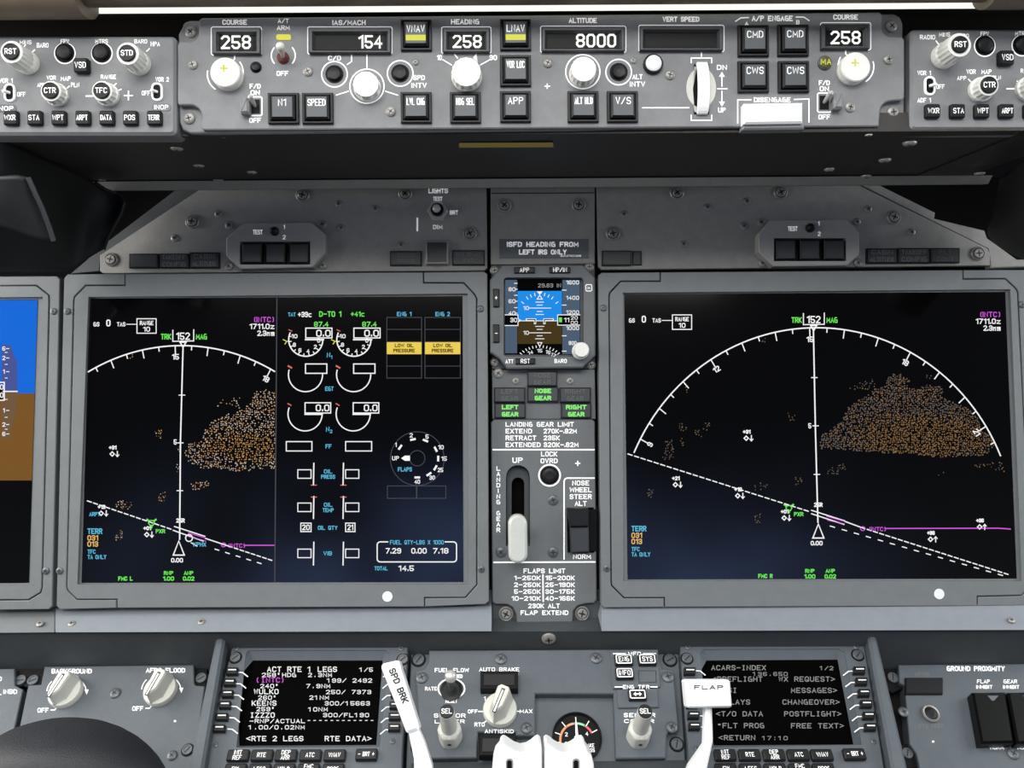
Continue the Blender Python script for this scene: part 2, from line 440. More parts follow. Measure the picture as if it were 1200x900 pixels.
def knob(th, px, py, r, hgt, m='knob_white', flutes=14, cap=None, z=0.0, capr=9.5, skirt=None, label='white knob', fd=.09, name='knob'):
    o = at(th, px, py, z); q = th.sx(px, py); rr_ = r * q
    b = MB(); s = (skirt or r * 1.02) * q
    b.lathe([(s, 0), (s, hgt * .28), (s * .95, hgt * .34), (rr_, hgt * .36), (rr_, hgt * .9), (rr_ * .93, hgt), (rr_ * .5, hgt)], m, flutes * 6 if flutes else 40, flute=flutes, fd=fd, fz=(hgt * .3, hgt * .93))
    k = b.part(name, th, label, loc=o)
    if cap:
        c = MB(); cr_ = capr * q; hh = 5.5 * q
        c.lathe([(cr_, hgt - .0004), (cr_, hgt + .0009), (cr_ * .93, hgt + .0013), (cr_ * .86, hgt + .0011)], 'key_black', 30)
        g, tw = glyphs(cap); kx = min(hh / 6 * .85, cr_ * 1.5 / tw)
        for pl in g: c.strip([((x - tw / 2) * kx, (y - 3) * hh / 6) for x, y in pl], hh * .09, hgt + .0012, 'legend')
        c.part('cap_button', k, 'black cap button with white lettering', loc=(0, 0, 0))
    return k
def toggle(th, px, py, tipx, tipy, tz, r0=2.0, r1=3.4, m='steel', z=0.0, name='toggle_switch', base='screw_dark', br=6.0, tipm=None):
    """bat-handle switch: collar at (px,py), bat end seen at (tipx,tipy) standing tz metres off"""
    o = at(th, px, py, z); q = th.sx(px, py); tx, ty = th.p(tipx, tipy, z + tz)
    b = MB(); b.lathe([(br * q, 0), (br * q, .0014), (br * q * .7, .002)], base, 22)
    c = b.part(name, th, loc=o)
    d = Vector((tx - o[0], ty - o[1], tz)); lv = MB()
    lv.tube([(0, 0, .0005, r0 * q * .9), (*(d * .25), r0 * q * .85), (*(d * .8), r1 * q), (*(d * .93), r1 * q), (*d, r1 * q * .75), (*(d * 1.03), r1 * q * .3)], m, 16)
    if tipm: lv.tube([(*(d * .72), r1 * q * .6), (*(d * .78), r1 * q * 1.04), (*(d * .95), r1 * q * 1.04), (*(d * 1.02), r1 * q * .8), (*(d * 1.06), r1 * q * .35)], tipm, 18)
    lv.part('lever', c, loc=(0, 0, 0))
    return c
def rocker(th, px, py, w, h, tipside, z=0.0):
    """little lever in a white-outlined slot"""
    o = at(th, px, py, z); q = th.sx(px, py); a, c = w / 2 * q, h / 2 * q
    b = MB(); P = rr(-a, -c, a, c, a * .9, 5)
    b.prism(P, 0, .0012, 'legend', .0003, holes=[rr(-a * .7, -c * .8, a * .7, c * .8, a * .6, 5)], px=False)
    b.cap([rr(-a * .72, -c * .82, a * .72, c * .82, a * .6, 5)], .0003, 'black')
    s = b.part('toggle_switch', th, loc=o)
    lv = MB(); lv.tube([(0, 0, .0003, a * .26), (tipside * a * .4, 0, .0022, a * .3), (tipside * a * .6, 0, .0036, a * .34), (tipside * a * .65, 0, .0041, a * .2)], 'lever_white', 12)
    lv.part('lever', s, loc=(0, 0, 0))
    return s
def window(th, x0, y0, x1, y1, ins, digits=None, dx=None, hd=16, wd=None, z=0.0):
    """counter window: black rim, recessed dark display with its digits"""
    cx, cy = (x0 + x1) / 2, (y0 + y1) / 2; o = at(th, cx, cy, z)
    b = MB(th, o); i = ins
    I2 = b.frame([(x0, y0), (x1, y0), (x1, y1), (x0, y1)], [(x0 + i * .5, y0 + i * .5), (x1 - i * .5, y0 + i * .5), (x1 - i * .5, y1 - i * .35), (x0 + i * .5, y1 - i * .35)], 0, .003, .0007, 'key_dim', .0006)
    f = b.part('display_window', th, loc=o)
    d = MB(th, o); d.poly([(x0 + i, y0 + i), (x1 - i, y0 + i), (x1 - i, y1 - i * .5), (x0 + i, y1 - i * .5)], .0004, 'window_black')
    d.poly([(x0 + i * .3, y0 + i * .3), (x1 - i * .3, y0 + i * .3), (x1 - i * .3, y1 - i * .3), (x0 + i * .3, y1 - i * .3)], .0002, 'black')
    if digits: d.text(digits, dx, cy + 1.5, hd, 'e_digit', .0007, w=wd, th=.155)
    d.part('display', f, loc=(0, 0, 0))
    return f
def annun(th, x0, y0, x1, y1, lines, tm='legend_faint', z=0.0, ht=.002, hpx=5.5, m='key_dim', th_=.16):
    cx, cy = (x0 + x1) / 2, (y0 + y1) / 2; o = at(th, cx, cy, z); b = MB(th, o)
    b.prism([(x0, y0), (x1, y0), (x1, y1), (x0, y1)], 0, ht, 'key_black', .0004)
    b.prism([(x0 + 1.5, y0 + 1.5), (x1 - 1.5, y0 + 1.5), (x1 - 1.5, y1 - 1.5), (x0 + 1.5, y1 - 1.5)], ht, ht + .0004, m)
    n = len(lines)
    for i, t in enumerate(lines):
        if t: b.text(t, cx, cy + (i - (n - 1) / 2) * hpx * 1.55, hpx, tm, ht + .0005, w=min((x1 - x0) * .8, len(t) * hpx * .9), th=th_)
    return b.part('annunciator_light', th, loc=o)
def wing_knob(th, px, py, r, ang, hgt=.016, z=0.0, m='knob_bone'):
    o = at(th, px, py, z); q = th.sx(px, py); r_ = r * q
    b = MB(); b.lathe([(r_, 0), (r_, .003), (r_ * .94, .005), (r_ * .6, .0055)], m, 40)
    ca, sa = math.cos(R(ang)), math.sin(R(ang))
    def rot(P): return [(x * ca - y * sa, x * sa + y * ca) for x, y in P]
    w = r_ * .46
    low = rot([(-w * 1.2, r_ * .75), (-w * .7, r_ * .98), (w * .7, r_ * .98), (w * 1.2, r_ * .75), (w * 1.15, -r_ * .45), (0, -r_ * .99), (-w * 1.15, -r_ * .45)])
    top = rot([(-w * .85, r_ * .66), (-w * .5, r_ * .84), (w * .5, r_ * .84), (w * .85, r_ * .66), (w * .75, -r_ * .35), (0, -r_ * .86), (-w * .75, -r_ * .35)])
    if area2(low) < 0: low = low[::-1]; top = top[::-1]
    b.wall(low, .0045, hgt * .92, m, top); b.wall(top, hgt * .92, hgt, m, inset(top, .0008)); b.cap([inset(top, .0008)], hgt, m)
    k = b.part('knob', th, 'off-white pointer knob', loc=o)
    p = MB(); p.strip(rot([(0, r_ * .5), (0, -r_ * .8)]), r_ * .10, hgt + .0001, 'ink'); p.strip(rot([(0, r_ * .46), (0, -r_ * .78)]), r_ * .045, hgt + .00018, 'legend')
    p.part('pointer_line', k, 'black and white pointer line', loc=(0, 0, 0))
    return k
def tall_knob(th, px, py, r, hgt, z=0.0, top='SEL'):
    o = at(th, px, py, z); q = th.sx(px, py); r_ = r * q
    b = MB(); b.lathe([(r_, 0), (r_, .014), (r_ * .97, .0155), (r_ * .9, .0165), (r_ * .66, .018)], 'knob_bone', 36, flute=6, fd=.06, fz=(-1, .0158))
    b.lathe([(r_ * .66, .018), (r_ * .62, hgt * .9), (r_ * .58, hgt), (r_ * .4, hgt)], 'knob_bone', 36)
    b.tube([(0, -r_ * .86, .008, r_ * .16), (0, -r_ * .985, .008, r_ * .16)], 'ink', 10)
    k = b.part('knob', th, 'tall off-white knob', loc=o)
    c = MB(); cr_ = r_ * .56; c.lathe([(cr_, hgt - .0002), (cr_, hgt + .0006), (cr_ * .9, hgt + .001)], 'key_black', 28)
    hh = 5 * q; g, tw = glyphs(top); kx = min(hh / 6 * .85, cr_ * 1.4 / tw)
    for pl in g: c.strip([((x - tw / 2) * kx, (y - 3) * hh / 6) for x, y in pl], hh * .08, hgt + .00108, 'legend')
    c.part('cap_button', k, 'black cap marked SEL', loc=(0, 0, 0))
    return k

# ------------------------------------------------------------ the surfaces of the place
MP = Plane(600, 500, .651, 14.8, .4)              # main instrument panel: front of the display bezels
GP = Plane(600, 88, .500, 10.5, 1.0)              # autopilot panel under the glareshield
LP = Plane(600, 760, .640, 56.0, 0)               # forward pedestal panels
SMP = .651 / F

def world_obj(name, vs, fs, m, parent=None, smooth=60):
    me = bpy.data.meshes.new(name); me.from_pydata([tuple(v) for v in vs], [], fs); me.materials.append(MATS[m])
    me.polygons.foreach_set('use_smooth', [True] * len(fs)); me.update(); me.set_sharp_from_angle(angle=R(smooth))
    o = bpy.data.objects.new(name, me); COL.objects.link(o)
    if parent: o.parent = parent; o.matrix_parent_inverse = parent.matrix_world.inverted()
    return o
def extrude_x(name, prof, x0, x1, m, parent=None, kind=None):
    """solid with a (y,z) profile running from x0 to x1"""
    n = len(prof); vs = [(x0, y, z) for y, z in prof] + [(x1, y, z) for y, z in prof]
    fs = [[i, (i + 1) % n, n + (i + 1) % n, n + i] for i in range(n)] + [list(range(n))[::-1], list(range(n, 2 * n))]
    o = world_obj(name, vs, fs, m, parent, 30)
    if kind: o['kind'] = kind
    return o
def box(name, x0, x1, y0, y1, z0, z1, m, kind='structure'):
    return extrude_x(name, [(y0, z0), (y1, z0), (y1, z1), (y0, z1)], x0, x1, m, None, kind)
def mpw(px, py, w):
    u, v = MP.uv(px, py, w); return MP.o + MP.u * u + MP.v * v + MP.n * w
#--SETTING
yb = MP.o.y + .35
box('floor', -.75, .75, -.9, yb + .05, -.03, 0, 'dark_grey')
box('wall_front', -.75, .75, yb, yb + .04, 0, 2.0, 'void_black')

# ledge strips below the displays and dark fascia below them
def slab_px(name, pts, depth, m, kind='structure', mid=None):
    """thick plate: front corner list (px,py,Z) pushed back by depth along the view-independent +y"""
    f = [W(*p) for p in pts]; n = len(f); b = [p + Vector((0, depth, 0)) for p in f]
    fs = [list(range(n))[::-1], list(range(n, 2 * n))] + [[i, (i + 1) % n, n + (i + 1) % n, n + i] for i in range(n)]
    o = world_obj(name, f + b, fs, m, None, 20); o['kind'] = kind
    import bmesh
    bm = bmesh.new(); bm.from_mesh(o.data); bmesh.ops.recalc_face_normals(bm, faces=bm.faces); bm.to_mesh(o.data); bm.free()
    return o
slab_px('trim_1', [(65, 713, .648), (576, 710.5, .648), (576, 739.7, .627), (65, 741, .627)], .03, 'trim_light')
slab_px('trim_8', [(705, 710, .648), (1260, 707, .648), (1260, 738, .627), (705, 739.5, .627)], .03, 'trim_light')
slab_px('trim_2', [(-60, 714, .649), (63.5, 713.5, .649), (63.5, 741, .628), (-60, 742, .628)], .03, 'bezel_grey')
for px, py in ((47, 731), (84, 731), (236, 729), (1185, 728)): pass
slab_px('trim_3', [(-60, 742, .632), (1260, 738, .632), (1260, 790, .655), (-60, 790, .655)], .05, 'fascia_dark')
def set_on(parent, plane, px, py, rpx, m='screw_grey', kind='cross', w=0.0):
    u, v = plane.uv(px, py, w); q = plane.uv(px + 1, py, w)[0] - u
    o = bpy.data.objects.new('screw', screw_mesh(round(rpx * q, 4), m, kind)); COL.objects.link(o)
    o.parent = parent; o.matrix_parent_inverse = parent.matrix_world.inverted()
    o.matrix_world = plane.mat(u, v, w) @ Matrix.Rotation(random.uniform(0, 1.5), 4, 'Z'); return o
def plane_of(a, b, c):
    """plane through three points: a -> b runs right, c lies below a"""
    p = Plane(0, 0, 1, 0, o=a.copy()); p.u = (b - a).normalized(); p.n = (c - a).cross(b - a).normalized(); p.v = p.n.cross(p.u); return p

t1 = bpy.data.objects['trim_1']; t2 = bpy.data.objects['trim_2']; t3 = bpy.data.objects['trim_3']
TP = plane_of(W(65, 713, .648), W(1260, 707, .648), W(65, 741, .627))
for px, py in ((84, 731), (236, 729)): set_on(t1, TP, px, py, 4.2, 'screw_grey')
set_on(bpy.data.objects['trim_8'], TP, 1185, 727, 4.2, 'screw_grey')
set_on(t2, TP, 47, 731, 4.2, 'screw_grey', w=.0004)
FP = plane_of(W(-60, 742, .632), W(1260, 738, .632), W(-60, 790, .655))
set_on(t3, FP, 643, 748, 8.5, 'screw_grey')

# ------------------------------------------------------------ glareshield
gsh = bpy.data.objects.new('glareshield', None); COL.objects.link(gsh); gsh.location = W(600, 208, .64)
setprops(gsh, 'black glareshield overhang with leather underside and white light strip, carrying the autopilot panel', 'glareshield')
bpy.context.view_layer.update()
def yz(py, Z): p = W(600, py, Z); return (p.y, p.z)
def off(a, dy, dz): return (a[0] + dy, a[1] + dz)
A, B = yz(157, .506), yz(208, .640)
under = extrude_x('underside', [A, B, off(B, .002, .006), off(A, .004, .012)], -.332, .332, 'leather', gsh)
UP = plane_of(W(600, 157, .506), W(640, 157, .506), W(600, 208, .640))
UP.n = -UP.n if UP.n.z > 0 else UP.n; UP.v = UP.n.cross(UP.u)
for sgn, nm in ((-1, 'underside_flank'), (1, 'underside_flank')):
    x0, x1 = (-.375, -.333) if sgn < 0 else (.333, .375)
    extrude_x(nm, [off(A, 0, -.001), off(B, 0, -.001), off(B, .002, .006), off(A, .004, .012)], x0, x1, 'leather_lit' if False else 'leather', gsh)
for px, py, r in ((33, 177, 7), (70, 197, 6.5), (207, 173, 7.5), (233, 193, 6.5), (120, 209, 6), (1066, 167, 8), (1037, 187, 7), (1015, 206, 6), (1148, 203, 6), (256, 211, 6), (295, 201, 6), (972, 198, 6)):
    set_on(under, UP, px, py, r, 'steel', w=.0012)
set_on(under, UP, 262, 152 + 8, 4, 'steel', w=.0006); set_on(under, UP, 1018, 158, 4, 'steel', w=.0006)
# yellow placard stuck on the underside, scratches left out
yp = [(538, 167.5), (648, 167), (648.5, 172.5), (538, 173)]
world_obj('placard', [UP.o + UP.u * UP.uv(x, y, .0008)[0] + UP.v * UP.uv(x, y, .0008)[1] + UP.n * .0008 for x, y in yp], [[0, 1, 2, 3]], 'yellow_paint', gsh)
# rear lip, a light grey channel in front of the grey plates
C0, C1 = yz(209.5, .640), yz(219.5, .646)
lip = extrude_x('rear_lip', [C0, off(C0, .012, 0), off(C1, .012, 0), C1], W(110, 214, .640).x, W(1165, 214, .640).x, 'plate_grey', gsh)
# bay behind the panels, overhang, light strip and padded edge
D0, D1 = yz(160, .530), yz(0, .545)
extrude_x('bay_back', [D0, D1, off(D1, .01, 0), off(D0, .01, 0)], -.40, .40, 'leather', gsh)
dk0, dk1 = yz(-4, .540), yz(-4, .540)
deck = extrude_x('top_deck', [dk0, (dk0[0] + .60, dk0[1] + .02), (dk0[0] + .60, dk0[1] + .035), off(dk0, 0, .015)], -.75, .75, 'leather', gsh)  # unseen glareshield top, added to stop overhead light leaking onto the plates
E0, E1 = yz(20, .543), yz(11.5, .497)
extrude_x('overhang', [E0, E1, off(E1, 0, .02), off(E0, 0, .02)], -.42, .42, 'leather', gsh)
S0, S1 = yz(11.2, .495), yz(4.5, .495)
ls = extrude_x('light_strip', [S0, S1, off(S1, .004, 0), off(S0, .004, 0)], W(108, 8, .495).x, W(1166, 5, .495).x, 'bulb_strip', gsh); ls['label'] = 'thin white light strip'
for x0, x1, py in ((-.252, .292, -21), (-.46, -.2525, -7), (.2925, .46, -12)):
    K0 = yz(py, .480)
    extrude_x('padded_edge', [(K0[0] + .016 * math.cos(R(a)), K0[1] + .0125 * math.sin(R(a))) for a in range(0, 360, 15)], x0, x1, 'leather_lit', gsh)

# drapes and voids at both ends
def patch(name, grid, m, parent=None, thick=.003):
    """smooth sheet through a grid of (px,py,Z) with a real thickness"""
    rows, cols = len(grid), len(grid[0]); P = [[W(*g) for g in r] for r in grid]; k = 5; V = []
    def cr(a, b, c, d, t):
        return .5 * ((2 * b) + (c - a) * t + (2 * a - 5 * b + 4 * c - d) * t * t + (3 * b - a - 3 * c + d) * t ** 3)
    def spl(Q, n):
        out = []
        for i in range(len(Q) - 1):
            a = Q[max(0, i - 1)]; d = Q[min(len(Q) - 1, i + 2)]
            for j in range(n): out.append(cr(a, Q[i], Q[i + 1], d, j / n))
        return out + [Q[-1]]
    rowsS = [spl(r, k) for r in P]; colsS = [spl([rowsS[i][j] for i in range(rows)], k) for j in range(len(rowsS[0]))]
    nc, nr = len(colsS), len(colsS[0]); V = [colsS[j][i] for i in range(nr) for j in range(nc)]
    Fs = [[i * nc + j, (i + 1) * nc + j, (i + 1) * nc + j + 1, i * nc + j + 1] for i in range(nr - 1) for j in range(nc - 1)]
    o = world_obj(name, V, Fs, m, parent, 60)
    s = o.modifiers.new('solid', 'SOLIDIFY'); s.thickness = thick; s.offset = -1
    return o
drl = patch('side_drape', [[(-60, 150, .500), (0, 163, .510), (52, 186, .560), (100, 208, .615), (124, 222, .640), (138, 229, .645)],
                           [(-60, 210, .505), (0, 215, .520), (50, 222, .565), (96, 232, .620), (128, 243, .640), (144.5, 238, .637)],
                           [(-60, 265, .520), (0, 268, .540), (48, 266, .580), (90, 266, .630), (118, 268, .640), (134, 264, .640)],
                           [(-60, 322, .545), (0, 319, .570), (44, 319, .610), (84, 317, .640), (103, 303, .645), (122, 292, .650)]], 'shroud')
setprops(drl, 'black draped cover hanging from the left end of the glareshield', 'cover')
sh = patch('fold', [[(-60, 205, .490), (-8, 207, .492), (20, 207, .497), (34, 208, .502)], [(-60, 235, .495), (-4, 238, .497), (28, 240, .505), (48, 242, .512)],
                    [(-60, 256, .50), (0, 265, .505), (40, 280, .516), (64, 284, .523)]], 'shroud_sheet', drl, .006)
def pale_edge(pts, r, m, parent):  # paler tube standing for the rim highlight along a drape edge
    Q = [W(*q) for q in pts]; b_ = MB(); b_.tube([(*q, r) for q in Q], m, 10); me = b_.mesh('pale_edge'); o = bpy.data.objects.new('pale_edge', me); COL.objects.link(o); o.parent = parent; return o
pale_edge([(112, 214, .625), (124, 222, .637), (136, 227, .642), (143, 231, .641), (145.5, 238, .634), (142, 250, .635), (134, 264, .637), (126, 279, .642), (122, 292, .646)], .0012, 'shroud_sheet', drl)
pale_edge([(33, 208, .500), (41, 226, .504), (49, 243, .509), (57, 264, .515), (63, 282, .520)], .0016, 'dark_grey', drl)
drr = patch('side_drape', [[(1172, 208, .640), (1183, 199, .62), (1200, 188, .56), (1260, 160, .52)],
                           [(1163, 250, .655), (1176, 245, .63), (1200, 230, .58), (1260, 215, .53)],
                           [(1157, 272, .660), (1168, 276, .640), (1200, 285, .59), (1260, 290, .54)],
                           [(1164, 284, .662), (1178, 294, .645), (1204, 305, .61), (1260, 318, .56)]], 'shroud')
setprops(drr, 'black draped cover hanging from the right end of the glareshield', 'cover')
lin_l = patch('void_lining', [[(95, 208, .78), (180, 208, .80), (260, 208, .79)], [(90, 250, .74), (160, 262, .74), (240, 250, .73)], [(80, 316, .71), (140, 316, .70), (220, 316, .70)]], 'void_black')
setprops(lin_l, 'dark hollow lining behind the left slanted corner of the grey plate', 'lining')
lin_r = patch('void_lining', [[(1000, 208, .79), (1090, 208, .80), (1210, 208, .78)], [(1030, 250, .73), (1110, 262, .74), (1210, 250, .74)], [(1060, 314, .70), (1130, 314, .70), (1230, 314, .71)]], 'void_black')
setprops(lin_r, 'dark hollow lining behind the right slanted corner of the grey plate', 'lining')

# ------------------------------------------------------------ autopilot mode control panel
T = Th('mode_control_panel', 'long grey autopilot panel with COURSE, HEADING and ALTITUDE windows under the glareshield', 'control panel', GP, 634, 88)
b = MB(T)
b.prism([(214, 31)] + [(214 + 6 - 6 * math.cos(R(a)), 31 - 6 * math.sin(R(a))) for a in (30, 60)] + [(222, 24), (1048, 16), (1055, 20), (1058, 27), (1060, 138), (1057, 147), (1050, 151), (222, 156), (214, 152), (210, 143), (209, 40)], -.018, -.0045, 'panel_grey', .0008)
b.part('mounting_plate', T)
b = MB(T)
def notch(cx, cy, r, a0, a1, n=6): return [(cx + r * math.cos(R(a0 + (a1 - a0) * i / n)), cy + r * math.sin(R(a0 + (a1 - a0) * i / n))) for i in range(n + 1)]
face = [(236, 21), (1031, 14), (1034, 17)] + notch(1045, 31, 12, 200, 90)[1:] + [(1057, 43), (1060, 46), (1060, 114), (1057, 117)] + notch(1045, 132, 14, -90, -190)[:] + [(1030, 148), (238, 152), (235, 149)] + notch(223, 137, 14, 0, -90) + [(210, 123), (208, 120), (208, 52), (211, 48)] + notch(221, 37, 12, 90, 0) + [(233, 24)]
b.prism(face, -.0045, 0, 'panel_grey', .0007)
def LG(*a, **k): b.text(*a, z=.0001, **k)
t = lambda s, x, y, h, w=None, **k: b.text(s, x, y, h, 'legend', .0001, w=w, **k)
ln = lambda P, w=1.3: b.line(P, w, .0001, 'legend')
t('COURSE', 275, 26, 6, 29); t('A/T', 332, 24.5, 5.2, 13); t('ARM', 332, 32.5, 5.5, 15); t('IAS/MACH', 409, 26.5, 6, 39); t('HEADING', 545, 25.5, 6, 33)
t('ALTITUDE', 683, 24, 6, 33); t('VERT SPEED', 798, 22.5, 6, 43); t('A/P ENGAGE', 905, 21.5, 6.5, 48); t('COURSE', 991, 20, 6, 29)
t('OFF', 331, 86, 6, 14); t('F/D', 299, 101, 6, 13); t('ON', 299, 108.5, 6, 11); t('OFF', 299, 141, 6, 14); t('F/D', 966, 97, 6, 13); t('ON', 966, 104, 6, 11); t('OFF', 966, 137, 6, 14)
t('C/O', 392, 68, 6, 15); t('SPD', 491, 91, 6, 14); t('INTV', 491, 100, 6, 18); t('ALT', 747, 90, 6, 12); t('INTV', 747, 98.5, 6, 18)
t('10', 515, 67.5, 6, 6); t('30', 578, 67.5, 6, 9); t('DN', 846, 79, 6, 12); t('UP', 846, 129, 6, 9); t('A', 875, 28, 5, 5); t('B', 935, 26, 5, 4); t('DISENGAGE', 905, 117, 6, 43)
b.arc(264, 85, 21, 21, 55, 140, 1.5, .0001, 'legend'); b.arc(264, 87, 21, 21, 215, 280, 1.5, .0001, 'legend'); ln([(275, 65), (275, 69), (271, 73)])
b.arc(1003, 78, 21, 21, 300, 220, 1.5, .0001, 'legend'); b.arc(1003, 78, 21, 21, 75, 145, 1.5, .0001, 'legend'); ln([(991, 59), (991, 63), (995, 67)])
b.arc(332, 65, 14, 14, 50, 130, 1.5, .0001, 'legend'); b.arc(332, 65, 14, 14, 230, 310, 1.5, .0001, 'legend')
for x, y, r in ((392, 87, 15), (469, 86, 15), (725, 84.5, 15), (430, 101, 20), (683, 84, 20)): b.arc(x, y, r, r, 0, 360, 1.5, .0001, 'legend', 40)
for P in ([(430, 64), (430, 79)], [(412, 64), (412, 72), (407, 75.5)], [(394, 111.5), (408, 107)], [(452, 107), (466, 111.5)], [(519, 70), (529, 76)], [(563, 76), (574, 70)], [(533, 64), (536, 68)], [(558, 64), (555, 68)],
          [(753, 126.3), (807, 126.3)], [(810, 73.5), (810, 68), (834, 68), (834, 73.5)], [(822, 61), (822, 66)], [(810, 135), (810, 141), (834, 141), (834, 135)],
          [(846, 88), (846, 101)], [(841, 104), (852, 104)], [(846, 107), (846, 121)], [(862, 25), (868, 21), (877, 20.5)], [(933, 20), (942, 20), (948, 24)],
          [(864.5, 144), (864.5, 117), (880, 117)], [(931, 116.5), (948, 116), (948, 143)], [(639, 101), (644, 101)], [(641.3, 98.5), (641.3, 103.5)]): ln(P)
b.poly([(842.5, 90), (846, 84), (849.5, 90)], .0001, 'legend'); b.poly([(842.5, 119), (846, 125), (849.5, 119)], .0001, 'legend')
b.line(rr(291.5, 113.5, 307, 135.5, 1.5, 1), 1.5, .0001, 'legend', True); b.line(rr(958, 109, 974, 131.5, 1.5, 1), 1.5, .0001, 'legend', True)
for x0, y0, x1, y1 in ((247.5, 31.5, 306.5, 64.5), (360.5, 31.5, 459.5, 63.5), (517.5, 31.5, 575.5, 62.5), (633.5, 30.5, 733.5, 61.5), (748.5, 29.5, 848.5, 60.5), (961.5, 26.5, 1020.5, 58.5)):
    b.line(rr(x0, y0, x1, y1, 1.5, 1), .9, .0001, 'legend', True)
b.part('faceplate', T)
window(T, 249, 33, 305, 63, 8, '258', 276.5, 16, 35); window(T, 362, 33, 458, 62, 7, '154', 434, 15.5, 28); window(T, 519, 33, 574, 61, 7.5, '258', 547.5, 15.5, 34)
window(T, 635, 32, 732, 60, 6.5, '8000', 698.5, 16, 47); window(T, 750, 31, 847, 59, 6.5); window(T, 963, 28, 1019, 57, 7.5, '258', 991, 15.5, 35)
for x, y, ls_, bar in ((333, 128, ['N1'], 0), (373, 128, ['SPEED'], 0), (488, 42.5, ['VNAV'], 1), (488, 127, ['LVL CHG'], 0), (545.5, 127, ['HDG SEL'], 0), (604, 42, ['LNAV'], 1), (604, 84, ['VOR LOC'], 0), (604, 126, ['APP'], 0),
                       (683, 126, ['ALT HLD'], 0), (729, 126, ['V/S'], 0), (882, 49, ['CMD'], 0), (928.5, 48.5, ['CMD'], 0), (882, 91, ['CWS'], 0), (929, 91, ['CWS'], 0)):
    lit_key(T, x, y, ls_, 36, bool(bar), 7.2)
def cross_mark(k, q, r, h):
    c = MB(); c.strip([(-r * .28, r * .25), (r * .14, r * .25)], r * .05, h, 'e_lime'); c.strip([(-r * .07, r * .46), (-r * .07, r * .04)], r * .05, h, 'e_lime'); c.part('cross_mark', k, 'yellow green cross', loc=(0, 0, 0))
q = T.sx(264, 85)
k = knob(T, 268, 89.5, 17.3, .007, flutes=0, label='white course knob'); cross_mark(k, q, 17.5 * q, .0071)
k = knob(T, 997.5, 83, 16.8, .007, flutes=0, label='white course knob'); cross_mark(k, q, 17 * q, .0071)
knob(T, 431, 104, 15.5, .008, flutes=10, fd=.16, label='white fluted speed knob'); 
k = knob(T, 547, 90.5, 17.5, .009, flutes=16, fd=.06, label='white heading knob with pointer'); c = MB(); qq = 17.5 * q
c.prism([(qq * .45, qq * .95), (qq * .78, qq * .62), (qq * .72, qq * 1.12)], .003, .0085, 'knob_white', .0005, px=False); c.part('pointer', k, loc=(0, 0, 0))
knob(T, 682, 88, 15, .010, flutes=18, fd=.05, label='white altitude knob')
for x, y in ((392, 87), (469, 86), (725, 84.5)): round_button(T, x, y, 9.5, 15)
round_button(T, 300, 79, 6, 7)
b = MB(T, at(T, 765, 76)); o = b.off; q = T.sx(765, 76)
b2 = MB(); b2.lathe([(11.5 * q, 0), (11.5 * q, .002), (10 * q, .0024)], 'key_black', 30); b2.lathe([(9.3 * q, .0022), (9.1 * q, .0032), (7 * q, .0036)], 'sticker', 30); b2.part('push_button', T, 'round white button in a black ring', loc=o)
b2 = MB(); o = at(T, 966, 74); b2.lathe([(8.2 * q, 0), (8.2 * q, .001), (7.2 * q, .0014)], 'screw_dark', 26); b2.lathe([(7 * q, .0012), (6.4 * q, .002), (3 * q, .0024)], 'olive', 24)
g, tw = glyphs('MA')
for pl in g: b2.strip([((x - tw / 2) * q * 1.05, (y - 3) * q * .95) for x, y in pl], q * .55, .00245, 'e_lime')
b2.part('indicator_light', T, 'round olive light marked MA', loc=o)
b2 = MB(T, at(T, 332, 43)); b2.prism(rr(323.5, 40, 340.5, 46, 2, 2), 0, .0012, 'e_lime', .0003); b2.part('indicator_light', T, 'yellow green light bar')
toggle(T, 332, 68, 328, 53, .016, 2.6, 5, 'knob_bone', base='red_boot', br=7)
def guard_switch(px, py, gx, gy, tx):
    o = at(T, px, py); q = T.sx(px, py); m = MB(T, o)
    m.rect(px - 5.5, py - 8, px + 5.5, py + 8.5, .00015, 'black'); s = m.part('toggle_switch', T)
    lv = MB(); lv.tube([(0, 0, .0002, 2.2 * q), (0, 3 * q, .005, 2.4 * q), (tx * q, 6 * q, .0085, 2.8 * q), (tx * q, 6.8 * q, .0092, 1.6 * q)], 'steel', 12); lv.part('lever', s, loc=(0, 0, 0))
    gb = MB(T, o); gb.prism(rr(gx - 5.5, gy - 9.5, gx + 5.5, gy + 9.5, 1.5, 2), 0, .006, 'panel_grey', .0012); gb.part('guard', s, loc=(0, 0, 0))
guard_switch(299, 124.5, 286, 123, -1); guard_switch(966, 120, 983, 117.5, 1.5)
# vertical speed thumbwheel
o = at(T, 822, 104.5); m = MB(T, o)
m.prism(ell(822, 103, 17.5, 24, 36), 0, .0006, 'knob_bone', .0003, holes=[[(814, 78), (830, 78), (832, 104), (830, 131), (814, 131), (812, 104)]], hole_to=-.002)
m.poly([(813, 75), (831, 75), (832, 104), (831, 134), (813, 134), (812, 104)], .0002, 'black'); wh = m.part('thumbwheel', T, 'white ridged thumbwheel in an oval recess')
w_ = MB(); rad = 30 * q; nn = 40
V = []; Fs = []
for i in range(nn + 1):
    a = R(-100 + 200 * i / nn); rv = rad * (1 + (.012 if i % 2 else -.012))
    for x, f in ((-6.9, .965), (-7.0, .9), (-5.8, 1), (5.8, 1), (7.0, .9)): V.append((x * q, rv * f * math.sin(a), rad * .28 * f * math.cos(a) + .0015))
for i in range(nn):
    for j in (1, 2, 3): Fs.append([i * 5 + j, i * 5 + j + 1, (i + 1) * 5 + j + 1, (i + 1) * 5 + j])
w_.add(V, Fs, 'lever_white'); w_.part('wheel', wh, loc=(0, 0, 0))
